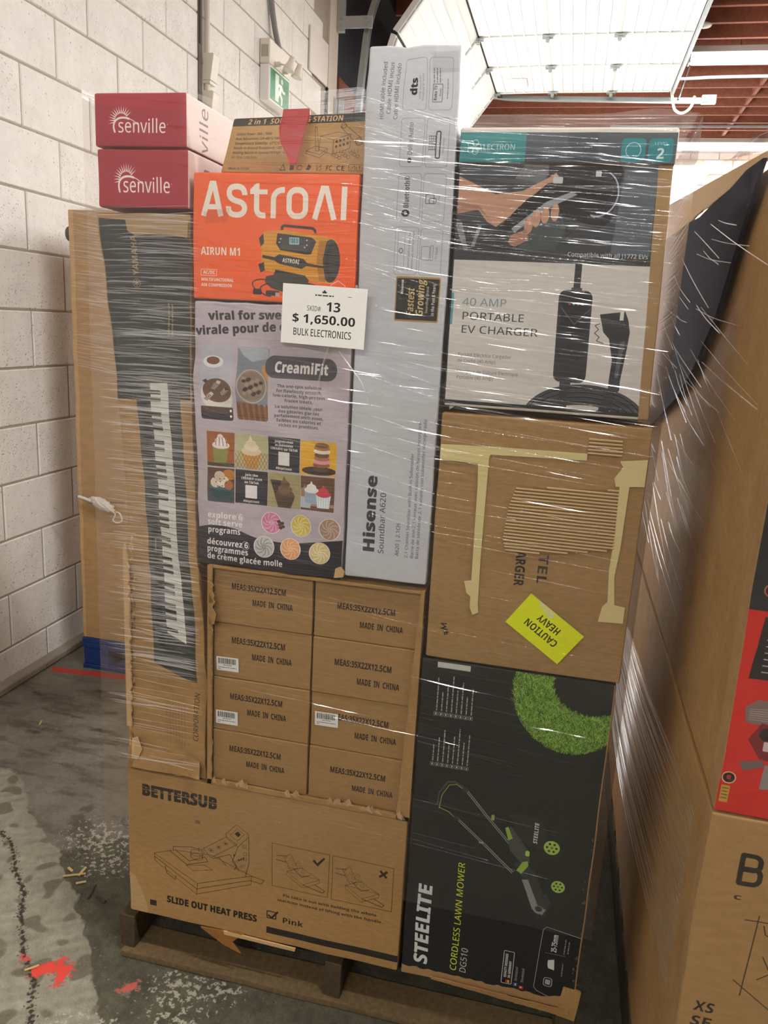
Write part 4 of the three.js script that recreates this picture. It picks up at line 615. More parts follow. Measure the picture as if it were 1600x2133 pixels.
// ---- car charger carton with a teal lid
{
  const tex = canvas(345, 444, 3, (g, w, h) => {
    fillAll(g, '#cfcbc5', w, h); const r = rng(4);
    // upper photograph of a hand plugging in a car
    g.fillStyle = '#3f444a'; g.fillRect(0, 0, w, 201); P(g, [[0, 0], [345, 0], [345, 60], [0, 70]], '#50565d'); P(g, [[120, 40], [150, 50], [146, 80], [96, 74]], '#6d7276'); P(g, [[150, 44], [262, 46], [270, 60], [256, 136], [240, 146], [176, 128], [150, 90]], '#23262a'); P(g, [[272, 56], [322, 58], [322, 186], [260, 186]], '#5b646d'); P(g, [[0, 140], [110, 150], [120, 186], [0, 186]], '#2f3336');
    g.fillStyle = '#3a3e43'; g.fillRect(0, 186, w, 15); P(g, [[120, 130], [176, 126], [186, 150], [170, 182], [110, 182]], '#4b5556'); P(g, [[0, 142], [12, 142], [26, 186], [18, 186]], '#73787c'); P(g, [[40, 146], [46, 146], [36, 180], [30, 180]], '#7d8286');
    const SK = '#c3957b', SK2 = '#a97c66'; P(g, [[0, 70], [66, 98], [110, 92], [150, 72], [162, 64], [168, 70], [150, 86], [118, 104], [96, 128], [70, 148], [54, 140], [38, 122], [0, 128]], SK); P(g, [[0, 110], [40, 116], [60, 138], [38, 122], [0, 130]], SK2);
    P(g, [[68, 158], [104, 118], [150, 80], [200, 74], [228, 74], [252, 92], [240, 124], [200, 122], [160, 116], [110, 140], [86, 160]], '#1b1d20'); P(g, [[96, 150], [150, 108], [190, 92], [200, 96], [150, 120], [102, 156]], '#9aa0a4'); g.strokeStyle = '#aab4cc'; g.lineWidth = 2.2; g.beginPath(); g.ellipse(234, 94, 30, 34, 0.2, -1.3, 1.7); g.stroke(); g.fillStyle = '#c5ccd4'; g.fillRect(226, 60, 9, 9);
    for (const [x, y] of [[124, 138], [136, 128], [150, 122], [166, 118]]) { C(g, x, y + 6, 7, 13, SK); C(g, x + 1, y - 3, 4, 4, '#d0a38b'); } P(g, [[96, 160], [122, 150], [126, 166], [104, 178], [92, 172]], SK2); RR(g, 158, 70, 16, 10, 2, '#c9ccce');
    g.strokeStyle = '#2c3032'; g.lineWidth = 1.2; g.beginPath(); [[172, 124], [176, 140], [190, 136], [186, 150], [196, 154], [186, 160], [190, 172]].forEach((p, i) => i ? g.lineTo(...p) : g.moveTo(...p)); g.stroke();
    T(g, 'Compatible with all J1772 EVs', 192, 190, 6.4, 128, { color: '#d9dbdc' });
    // lower half
    g.fillStyle = '#5f9a9c'; g.fillRect(0, 254, 7, 52); T(g, '40 AMP', 22, 274, 12, 76, { color: '#7d8f96' }); T(g, 'PORTABLE', 22, 297, 12, 108, { color: '#2f3338' }); T(g, 'EV CHARGER', 22, 319, 12, 132, { color: '#2f3338' });
    T(g, 'Portátil Eléctrico Cargador', 20, 358, 5.6, 92, { color: '#6b6d70' }); T(g, 'de Coche (40 Amp)', 20, 368, 5.6, 66, { color: '#6b6d70' }); T(g, 'Chargeur de Voiture Électrique', 20, 386, 5.6, 106, { color: '#6b6d70' }); T(g, 'Portable (40 Amp)', 20, 396, 5.6, 64, { color: '#6b6d70' });
    const D = '#34383c'; g.fillStyle = D; g.fillRect(206, 201, 11, 42); RR(g, 203, 238, 17, 6, 1, '#4a4e52'); RR(g, 184, 242, 54, 148, 12, D); RR(g, 189, 248, 44, 60, 8, '#2b2e31'); P(g, [[189, 270], [212, 296], [236, 270]], null, '#6d747a', 1, false); for (let k = 0; k < 4; k++) C(g, 202 + k * 7, 264, 1.6, 1.4, ['#c96a5a', '#6ac0b4', '#8fb8d0', '#d0d4d6'][k]); RR(g, 196, 388, 18, 14, 2, '#44484c');
    P(g, [[252, 278], [292, 272], [298, 286], [302, 304], [300, 330], [294, 382], [276, 384], [278, 350], [270, 316], [260, 306]], D); P(g, [[284, 272], [290, 270], [290, 286], [284, 286]], '#dcd8d0'); g.strokeStyle = '#3a3e42'; g.lineWidth = 1.2; g.beginPath(); [[254, 292], [246, 296], [252, 302], [246, 308], [254, 314], [250, 320], [262, 324]].forEach((p, i) => i ? g.lineTo(...p) : g.moveTo(...p)); g.stroke(); P(g, [[288, 320], [296, 318], [290, 378], [284, 378]], '#5b6166'); RR(g, 276, 380, 18, 20, 3, '#44484c');
    g.save(); g.beginPath(); g.rect(0, 380, w, 55); g.clip(); g.lineWidth = 3.6; for (let k = 0; k < 9; k++) { g.strokeStyle = k % 2 ? '#2b2f32' : '#42474b'; g.beginPath(); g.ellipse(240, 456, 70 + k * 4, 32 + k * 3.8, 0, Math.PI, TAU); g.stroke(); } P(g, [[272, 398], [290, 398], [280, 436], [262, 436]], '#3a3e42'); P(g, [[198, 398], [212, 398], [210, 436], [196, 436]], '#3a3e42'); g.restore();
    g.fillStyle = '#2b2d2f'; g.fillRect(0, 433, 330, 6); g.fillStyle = '#cfcbc3'; g.fillRect(0, 439, 330, 5);
    // bare kraft strip where the sleeve ends
    P(g, [[322, 50], [345, 50], [345, 444], [328, 444], [326, 300], [324, 180]], '#a3855c'); g.fillStyle = '#1f2022'; g.fillRect(0, 60, 2.4, 384);
    grain(g, 8, 16, 3);
  });
  const shape = (v, w, h) => { const k = 1 - v.y / h; v.x += k * 0.010 * (v.x / w + 0.5) + k * 0.003; };
  const t = carton('charger_carton', 'white and grey carton picturing a portable car charger, top right of the skid', [-0.2105, 0.122, 1.2985, 1.7425], F - 0.002, 0.40, printed(tex, 0.35), [M.kraft, std('#3f444a', 0.5), std('#c9c2b8', 0.5), M.kraft], { shape, seed: 60 });
  const lid = canvas(334, 54, 4, (g, w, h) => {
    fillAll(g, '#565c63', w, h); g.fillStyle = '#d8d2c6'; g.fillRect(0, 0, w, 8); g.fillStyle = '#3f8f91'; g.fillRect(0, 8, 106, 46); for (let k = 0; k < 5; k++) C(g, 24 + 6.5 * Math.cos(k * 1.257), 30 + 6.5 * Math.sin(k * 1.257), 4.6, 4.6, null, '#b9d4d2', 1); T(g, 'LECTRON', 38, 34, 8.5, 52, { color: '#b9d4d2' });
    P(g, [[170, 8], [216, 8], [220, 54], [176, 54]], '#4a5057'); RR(g, 252, 16, 36, 34, 6, '#3b8b91'); RR(g, 292, 16, 36, 34, 6, '#3b8b91'); C(g, 270, 33, 11, 11, null, '#a9cfd0', 1.2); T(g, '⚡', 266, 38, 9, 7, { color: '#d5e6e6' }); T(g, 'LEVEL', 300, 25, 4, 20, { color: '#a9cfd0' }); T(g, '2', 304, 45, 15, 12, { bold: true, color: '#d5e6e6' }); grain(g, 8, 6, 3);
  });
  mesh('lid', cartonGeo(0.335, 0.054, 0.405, { r: 0.004, seed: 3 }).translate(0.0015, 0.392, 0.004), [std('#c9c2b8', 0.5), std('#565c63', 0.5), std('#cfc8bc', 0.5), M.kraft, printed(lid, 0.3), M.kraft], t);
}
// ---- taped kraft carton
{
  const tex = canvas(352, 455, 3, (g, w, h) => {
    fillAll(g, '#a17f50', w, h);
    T(g, 'TEL', 190, 234, 17, 54, { rot: 90, bold: true, color: '#3a2f25' }); T(g, 'ARGER', 150, 232, 17, 64, { rot: 90, bold: true, color: '#2c231b', stroke: 0.6 });
    g.strokeStyle = '#1b1713'; g.lineWidth = 2.2; g.beginPath(); g.moveTo(36, 386); g.lineTo(26, 387); g.lineTo(34, 392); g.lineTo(27, 396); g.lineTo(38, 397); g.moveTo(40, 402); g.lineTo(32, 402); g.lineTo(34, 408); g.moveTo(36, 402); g.lineTo(37, 407); g.stroke();
    for (let k = 0; k < 5; k++) { g.fillStyle = 'rgba(120,84,46,0.25)'; g.fillRect(0, 20 + k * 95, w, 1.2); } grain(g, 13, 22, 6);
  });
  const t = carton('taped_carton', 'large kraft carton with masking tape and ribbed inserts, right side of the skid', [-0.2075, 0.1445, 0.8295, 1.2865], F, 0.5, printed(tex, 0.6), M.kraft, { seed: 70, puff: 0.002 });
  const at = ([x, y]) => [x / 1000 - 0.176, 0.457 - y / 1000], tape = std('#d8c98f', 0.6), film = (name, pts, z) => mesh(name, slab(pts.map(at), 0.0006, z), tape, t);
  film('masking_tape', [[2, 55], [90, 52], [252, 50], [252, 62], [90, 66], [86, 80], [70, 84], [2, 82]], 0.0022);
  film('masking_tape', [[68, 60], [88, 60], [88, 250], [90, 340], [92, 356], [82, 362], [76, 348], [74, 250], [72, 120]], 0.0030);
  film('masking_tape', [[62, 300], [78, 296], [76, 328], [68, 322]], 0.0024);
  film('masking_tape', [[306, 58], [350, 52], [350, 98], [304, 102], [300, 88], [312, 68]], 0.0024);
  film('masking_tape', [[310, 98], [326, 98], [324, 210], [320, 260], [326, 310], [344, 312], [344, 342], [302, 344], [306, 316], [314, 306], [310, 250], [312, 180]], 0.0030);
  // two openings that bare the ribbed inner board
  for (const pts of [[[252, 24], [306, 22], [308, 50], [252, 52]], [[140, 118], [310, 108], [314, 212], [300, 216], [210, 232], [130, 236], [124, 214], [126, 186], [130, 150]]]) {
    const P2 = pts.map(at), s = new THREE.Shape(P2.map((p) => new THREE.Vector2(...p))), ys = P2.map((p) => p[1]), lo = Math.min(...ys), hi = Math.max(...ys);
    mesh('inner_board', slab(P2, 0.0012, 0.0014), std('#8d6a42', 0.9), t);
    for (let y = lo + 0.003; y < hi; y += 0.0059) { // flute ridges
      const xs = []; for (let i = 0; i < P2.length; i++) { const [ax, ay] = P2[i], [bx, by] = P2[(i + 1) % P2.length]; if ((ay > y) !== (by > y)) xs.push(ax + (bx - ax) * (y - ay) / (by - ay)); }
      if (xs.length >= 2) mesh('flute', rod([Math.min(...xs), y, 0.0026], [Math.max(...xs), y - 0.0, 0.0026], 0.0019, 7), std('#c7ac7e', 0.85), t);
    }
  }
  const sticker = canvas(122, 72, 6, (g, w, h) => { fillAll(g, '#e4f011', w, h); T(g, 'CAUTION', 25, 33, 13.5, 72, { color: '#22220e', bold: true }); T(g, 'HEAVY', 36, 54, 13.5, 48, { color: '#22220e', bold: true }); P(g, [[62, 60], [72, 56], [98, 66], [104, 72], [66, 72]], 'rgba(225,222,190,0.75)'); grain(g, 6, 5, 2); });
  const c = mesh('caution_sticker', new THREE.PlaneGeometry(0.120, 0.072), printed(sticker, 0.35), t); const [cx, cy] = at([212, 371]); c.position.set(cx, cy, 0.0030); c.rotation.z = 145.5 * Math.PI / 180;
}
// ---- black mower carton
{
  const tex = canvas(352, 706, 2.6, (g, w, h) => {
    fillAll(g, '#232423', w, h); const r = rng(31), V = (s, x, y, hh, ww, o = {}) => T(g, s, x, y, hh, ww, { rot: -90, ...o });
    g.fillStyle = '#c5c5c0'; g.fillRect(30, 4, 62, 11);
    for (const [y0, dx] of [[112, 3], [218, 0]]) [0, 1, 2, 3, 4, 5, 6, 7].forEach((s, k) => { const x = 33 + k * 9.6; RR(g, x - 4, y0 - 6, 7, 7, 1, null, '#b9bdb0', 0.7); bars(g, x - 1.6, y0 - 4.5, 2.4, 4, '#d0d2c6'); { const L = 34 + (k * 17 + dx * 11) % 44; bars(g, x - 0.8, y0 - 9 - L, 2.2, L, '#a8aaa2'); } });
    // grass letter
    const inside = (x, y) => { const dx = (x - 278) / 106, dy = (y - 28) / 122, d = dx * dx + dy * dy, ex = (x - 312) / 70, ey = (y - 14) / 58, e = ex * ex + ey * ey; return y > 4 && d < 1 && e > 1 && x > 168; };
    g.lineCap = 'round'; for (let k = 0; k < 15000; k++) { const x = 165 + r() * 187, y = 2 + r() * 152; if (!inside(x, y)) continue; const a = -1.57 + (r() - 0.5) * 2.2, l = 3 + r() * 5; g.strokeStyle = ['#4f7a22', '#6b9a30', '#85b540', '#3c5f1a', '#a3c962'][Math.floor(r() * 5)]; g.lineWidth = 0.8; g.beginPath(); g.moveTo(x, y); g.lineTo(x + Math.cos(a) * l, y + Math.sin(a) * l); g.stroke(); }
    // mower
    g.strokeStyle = '#6d7068'; g.lineWidth = 2.2; const S = (...p) => { g.beginPath(); p.forEach((q, i) => i ? g.lineTo(...q) : g.moveTo(...q)); g.stroke(); };
    g.lineWidth = 3.4; g.strokeStyle = '#4a4b48'; S([50, 300], [52, 276], [66, 250], [80, 247], [98, 256]); g.strokeStyle = '#9aae5a'; g.lineWidth = 1.4; S([54, 310], [58, 280], [70, 256], [84, 252], [98, 260]); S([54, 308], [74, 314], [86, 324]);
    g.strokeStyle = '#9a9c94'; g.lineWidth = 1.6; S([104, 264], [226, 394]); S([107, 262], [229, 392]); S([90, 326], [204, 420]); S([93, 324], [206, 417]); RR(g, 96, 256, 11, 9, 2, '#3a3b38'); RR(g, 84, 320, 10, 9, 2, '#3a3b38'); RR(g, 156, 302, 6, 12, 2, '#8fae4a'); RR(g, 136, 366, 9, 4, 2, '#9aa07a');
    P(g, [[190, 296], [204, 288], [252, 296], [266, 338], [252, 362], [214, 346]], '#2f302f'); V('STEELITE', 246, 348, 7.5, 46, { bold: true, color: '#e4e4de', skew: -0.1 });
    P(g, [[186, 330], [196, 320], [232, 368], [236, 392], [220, 396], [196, 372]], '#4b4d4a'); P(g, [[184, 326], [190, 322], [200, 346], [192, 352]], '#8fb548'); P(g, [[206, 398], [224, 392], [262, 420], [282, 470], [276, 500], [262, 502], [240, 470], [226, 430]], '#3a3c3a'); P(g, [[224, 430], [236, 428], [262, 486], [276, 486], [270, 500], [250, 492]], '#8d908b'); P(g, [[212, 412], [222, 392], [232, 388], [234, 398], [222, 418]], '#93b94a'); RR(g, 226, 366, 8, 12, 3, '#a6cc55'); C(g, 262, 490, 10, 9, '#8b8e8a'); C(g, 262, 488, 7, 6, '#3a3c3a'); P(g, [[244, 400], [256, 398], [274, 450], [268, 456]], '#232423');
    for (const [x, y, q] of [[274, 350, 15], [294, 432, 13]]) { C(g, x, y, q, q, '#a6c957'); for (let k = 0; k < 6; k++) C(g, x + Math.cos(k * 1.05) * q * 0.58, y + Math.sin(k * 1.05) * q * 0.58, q * 0.16, q * 0.16, '#2a2c28'); C(g, x, y, q * 0.2, q * 0.2, '#6c8a30'); }
    V('STEELITE', 52, 676, 27, 190, { bold: true, color: '#d7d8d4', stroke: 1.2, skew: -0.08 }); V('CORDLESS LAWN MOWER', 114, 674, 13, 254, { color: '#d5e23c', skew: -0.06 }); V('DG510', 134, 674, 13, 58, { color: '#c2c4bc', skew: -0.06 });
    RR(g, 206, 600, 20, 76, 2, null, '#d8d8d2', 1.2); V('QUALITY DESIGNED', 214.5, 662, 5, 56, { bold: true, color: '#e0e0da' }); V('IN GERMANY', 222.5, 662, 5, 40, { bold: true, color: '#e0e0da' }); g.fillStyle = '#111'; g.fillRect(209, 667, 5, 7); g.fillStyle = '#b8322a'; g.fillRect(214, 667, 4, 7); g.fillStyle = '#d9a520'; g.fillRect(218, 667, 4, 7);
    RR(g, 230, 670, 8, 8, 1.5, '#3f5f9a'); T(g, 'f', 233, 677, 5, 2.6, { bold: true, color: '#e9e9e9' }); RR(g, 241, 674, 9, 8, 1.5, '#c22f2a'); P(g, [[244, 676], [248, 678], [244, 680]], '#eee'); V('Steeltetool', 236, 666, 5, 34, { color: '#b9bab4' }); V('Steeltetool', 249, 666, 5, 34, { color: '#b9bab4' }); g.fillStyle = '#8d8e88'; g.fillRect(240, 688, 26, 0.8);
    P(g, [[350, 536], [282, 524], [276, 532], [270, 668], [276, 676], [320, 690]], null, '#b9bab4', 1, false); V('25-75mm', 306, 580, 11, 42, { color: '#dededa', bold: true }); g.fillStyle = '#9a9b95'; g.fillRect(284, 584, 40, 0.7); P(g, [[292, 612], [292, 600], [304, 596], [306, 620], [294, 618]], '#d0d0ca'); RR(g, 288, 640, 16, 20, 5, null, '#c9c9c3', 1.2); RR(g, 291, 644, 10, 12, 2, '#a5a6a0'); bars(g, 320, 545, 2, 36, '#8d8e88'); bars(g, 327, 550, 2, 28, '#8d8e88'); bars(g, 320, 600, 2, 30, '#8d8e88');
    // kraft shows along the torn foot
    const foot = []; for (let x = 0; x <= 352; x += 8) foot.push([x, 683 + r() * 5 + (x > 300 ? -(x - 300) * 0.5 : 0)]); P(g, [...foot, [352, 706], [0, 706]], '#a8835a'); P(g, [[348.5, 0], [352, 0], [352, 700], [348.5, 690]], '#a8835a');
    for (let k = 0; k < 26; k++) C(g, 340 + r() * 12, 300 + r() * 400, 1 + r() * 2, 1 + r() * 3, 'rgba(150,130,100,0.5)');
    for (let k = 0; k < 30; k++) { g.strokeStyle = 'rgba(120,120,112,0.25)'; g.lineWidth = 0.4; const x = r() * 340, y = 180 + r() * 500; g.beginPath(); g.moveTo(x, y); g.lineTo(x + 10 + r() * 50, y + r() * 6); g.stroke(); }
    grain(g, 6, 19, 2);
  });
  const t = carton('mower_carton', 'tall black carton picturing a lawn mower and green grass', [-0.2125, 0.1405, 0.1195, 0.8265], F - 0.001, 0.55, printed(tex, 0.38), [M.kraft, M.black, M.black, M.kraft], { seed: 80, puff: 0.0018 });
  mesh('torn_foot', metreUV(slab([...ragged([-0.11, 0.016], [0.165, 0.008], 26, 0.006, 72), ...ragged([0.165, -0.010], [-0.11, 0.010], 34, 0.007, 71)], 0.002).rotateX(0.12).translate(0, -0.004, 0.003)), M.kraft, t);
  mesh('crushed_corner', metreUV(cartonGeo(0.034, 0.072, 0.008, { r: 0.002, step: 0.008, puff: 0.007, seed: 5 })).rotateZ(-0.1).translate(0.160, -0.018, 0.008), M.kraft, t);
}
// ---- price card on the wrap
{
  const tex = canvas(154, 101, 7, (g, w, h) => {
    fillAll(g, '#f1f0ea', w, h); P(g, [[74, 10], [77, 6.5], [80, 10], [82, 9.5], [80, 12.5], [77, 12], [74, 12.5], [72, 9.5]], '#2a2a2a'); bars(g, 60, 15, 34, 2.2, '#3a3a3a'); bars(g, 120, 15, 7, 1, '#555');
    T(g, 'SKID#', 46, 43, 8.4, 26, { color: '#222' }); T(g, '13', 81, 42, 15.5, 27, { bold: true, color: '#161616' }); T(g, '$ 1,650.00', 19, 64, 14.5, 117, { bold: true, color: '#161616' }); T(g, 'BULK ELECTRONICS', 22, 86, 12, 108, { color: '#1c1c1c', stroke: 0.3 }); grain(g, 4, 2, 1);
  });
  const geo = new THREE.PlaneGeometry(0.154, 0.101, 14, 8), p = geo.attributes.position; for (let i = 0; i < p.count; i++) p.setZ(i, 0.003 * Math.sin(p.getX(i) * 14) + 0.002 * p.getY(i) * 8); geo.computeVertexNormals();
  const c = thing('price_card', 'white paper price card taped over the wrap at the middle of the skid', 'sign', [-0.4245, 1.387, F + 0.017]);
  const m = mesh('card', geo, new THREE.MeshStandardMaterial({ map: tex, roughness: 0.6, side: THREE.DoubleSide }), c); m.position.y = 0.051; m.rotation.z = -0.028;
}

// ---- stretch wrap round the skid
const crease = (wmm, hmm, seed, lines, ppm = 1.35) => {
  const c = document.createElement('canvas'); c.width = Math.round(wmm * ppm); c.height = Math.round(hmm * ppm); const g = c.getContext('2d'); g.scale(ppm, ppm); fillAll(g, '#6a6a6a', wmm, hmm);
  const r = rng(seed); g.lineCap = 'round'; lines(g, r, wmm, hmm);
  const t = new THREE.CanvasTexture(c); t.magFilter = THREE.LinearFilter; return t;
};
const stroke = (g, r, x, y, len, slope, wdt, lum, a) => { g.strokeStyle = `rgba(${lum},${lum},${lum},${a})`; g.lineWidth = wdt; g.beginPath(); g.moveTo(x, y); g.bezierCurveTo(x + len * 0.3, y + slope * len * 0.3 + (r() - 0.5) * 4, x + len * 0.7, y + slope * len * 0.7 + (r() - 0.5) * 4, x + len, y + slope * len); g.stroke(); };
function filmMat(bump, scale, rough = 0.13) { const m = FILM.clone(); m.bumpMap = bump; m.bumpScale = scale; m.roughness = rough; return m; }
function sheet(fn, nu, nv) { // parametric sheet, u across and v up
  const g = new THREE.PlaneGeometry(1, 1, nu, nv), p = g.attributes.position, uv = g.attributes.uv;
  for (let i = 0; i < p.count; i++) p.setXYZ(i, ...fn(uv.getX(i), uv.getY(i)));
  g.computeVertexNormals(); return g;
}
const filmTop = (x) => x < -0.69 ? 1.803 : x < -0.62 ? 1.803 - (x + 0.69) / 0.07 * 0.022 : x < -0.375 ? 1.781 + (x + 0.62) / 0.245 * 0.022 : x < -0.205 ? 1.803 - (x + 0.375) / 0.17 * 0.042 : 1.761;
{
  const t = thing('stretch_wrap', 'clear stretch film wound tightly round the cartons on the skid', 'plastic wrap', [-0.365, 0.30, F]);
  const X0 = -0.884, X1 = 0.154, Y0 = 0.30;
  const bump = crease(1040, 1510, 51, (g, r, w, h) => {
    for (let k = 0; k < 900; k++) { const y = r() * h, x = -300 + r() * w * 1.1; stroke(g, r, x, y, 120 + r() * 700, 0.02 + (r() - 0.5) * 0.10, 0.8 + r() * 1.6, r() < 0.6 ? 255 : 10, 0.12 + r() * 0.30); }
    for (let k = 0; k < 70; k++) { const y = r() * r() * h, x = r() * w * 0.8; stroke(g, r, x, y, 200 + r() * 500, 0.05 + r() * 0.06, 1.6 + r() * 2, 255, 0.9); }
    for (let k = 0; k < 260; k++) { const y = r() * h, x = r() * 170; stroke(g, r, x - 40, y, 60 + r() * 140, (r() - 0.5) * 0.5, 0.8 + r(), r() < 0.5 ? 255 : 0, 0.5); }
  });
  const front = sheet((u, v) => { const x = X0 + (X1 - X0) * u, y = Y0 + (filmTop(x) - Y0) * v; return [x + 0.365, y - 0.30, 0.0085 + 0.0016 * n2(x * 5, y * 9)]; }, 70, 50);
  mesh('front_film', front, filmMat(bump, 0.0011), t);
  // gathered pleats of film across the front: narrow slanting faces, each twisting a little along its length
  const pleat = (xa, xb, y, slope, w, tilt, seed, z = 0.0098) => sheet((u, v) => { const x = xa + (xb - xa) * u, a = (tilt + 4.5 * n2(x * 4, seed)) * Math.PI / 180, e = Math.min(1, 6 * u, 6 * (1 - u)) * w; return [x + 0.365, y + slope * (x - xa) + 0.0012 * n2(x * 9, seed + 50) - 0.30 + e * Math.cos(a) * v, z + e * Math.sin(a) * (1 - v)]; }, 26, 1);
  const rp = rng(616), lots = [], layers = []; let one = 0;
  for (let k = 0; k < 700; k++) {
    const zone = k % 4, xa = zone === 0 ? -0.88 + rp() * 0.1 : zone === 1 ? -0.72 + rp() * 0.35 : zone === 3 ? -0.40 + rp() * 0.2 : -0.42 + rp() * 0.42, y = zone === 0 ? 0.5 + rp() * 1.12 : zone === 3 ? 1.2 + rp() * 0.56 : 0.40 + Math.sqrt(rp()) * 1.36;
    const xb = Math.min(zone === 0 ? -0.655 : 0.152, xa + 0.10 + rp() * (zone === 0 ? 0.2 : 0.5)), slope = zone === 0 ? (rp() - 0.6) * 0.12 : -(0.05 + rp() * 0.08);
    if (xb - xa < 0.05 || y > filmTop(xa) - 0.01 || y > filmTop(xb) - 0.01) continue;
    const g = pleat(xa, xb, y, slope, 0.0007 + rp() * rp() * 0.0022, 4 + rp() * 34, k * 3.7);
    if (zone === 0) layers.push(g); else if (one < 260) { mesh('film_pleat', g, PLEAT, t); one++; } else lots.push(g);
  }
  const many = mesh('fine_pleats', merge(lots), PLEAT, t); many.userData = { kind: 'stuff' };
  for (let k = 0; k < 420; k++) { const y = 0.72 + rp() * 0.88, xa = -0.872 + rp() * 0.12; layers.push(pleat(xa, Math.min(-0.66, xa + 0.05 + rp() * 0.18), y, (rp() - 0.5) * 0.1, 0.0008 + rp() * 0.0022, -30 + rp() * 70, k * 1.9 + 900)); }
  const milky = mesh('layered_pleats', merge(layers), LAYERS, t); milky.userData = { kind: 'stuff' };
  // gathered folds of film: thin ropes across the front
  const r = rng(515), ropes = [];
  for (let k = 0; k < 24; k++) {
    const y = k < 14 ? 1.25 + r() * 0.52 : 0.4 + r() * 0.85, xa = k < 14 ? -0.42 + r() * 0.3 : -0.88 + r() * 0.5, len = 0.15 + r() * 0.45, xb = Math.min(0.15, xa + len), s = -(0.05 + r() * 0.06);
    const pts = []; for (let i = 0; i <= 4; i++) { const x = xa + (xb - xa) * i / 4; pts.push([x + 0.365, y + s * (x - xa) + (r() - 0.5) * 0.002 - 0.30, 0.0105]); }
    if (y < filmTop(xa) - 0.01 && y < filmTop(xb) - 0.01) mesh('film_fold', tube(pts, 0.0004 + r() * 0.0005, 16, 6), FILM, t);
  }
  const sb = crease(900, 1510, 52, (g, r2, w, h) => { for (let k = 0; k < 500; k++) stroke(g, r2, -200 + r2() * w, r2() * h, 120 + r2() * 500, (r2() - 0.5) * 0.15, 0.8 + r2() * 2, r2() < 0.6 ? 255 : 10, 0.4); }, 0.6);
  const D = 0.6, sm = filmMat(sb, 0.0014), tm = filmMat(sb, 0.0008); tm.specularIntensity = 0.3;
  mesh('side_film', sheet((u, v) => [X0 + 0.365 - 0.002, v * (1.803 - Y0), 0.008 - D * u], 8, 20), sm, t);
  mesh('side_film', sheet((u, v) => [X1 + 0.365 + 0.002, v * (1.761 - Y0), 0.008 - D * u], 8, 20), sm, t);
  // loose film bridging the step between the crimson and the banded cartons, and rising at the far top corner
  mesh('top_film', sheet((u, v) => { const x = -0.688 + 0.315 * u; return [x + 0.365, filmTop(x) - 0.30 - 0.002 * Math.sin(v * 3), 0.0085 - 0.28 * v]; }, 30, 8), tm, t);
  mesh('top_film', sheet((u, v) => [-0.20 + 0.35 * u + 0.365, 1.761 - 0.30 + 0.008 * Math.exp(-(((u - 0.82) / 0.14) ** 2)) * (1 - v), 0.0085 - 0.3 * v], 30, 8), tm, t);
  mesh('film_strand', tube([[-0.05, 1.085, 0.012], [-0.062, 1.04, 0.013], [-0.07, 0.99, 0.012], [-0.078, 0.955, 0.012]], 0.0018, 24, 6), LAYERS, t); mesh('film_strand', tube([[-0.03, 1.08, 0.012], [0.0, 1.045, 0.013], [0.012, 1.03, 0.012], [0.03, 0.99, 0.012]], 0.0012, 24, 6), LAYERS, t);
}

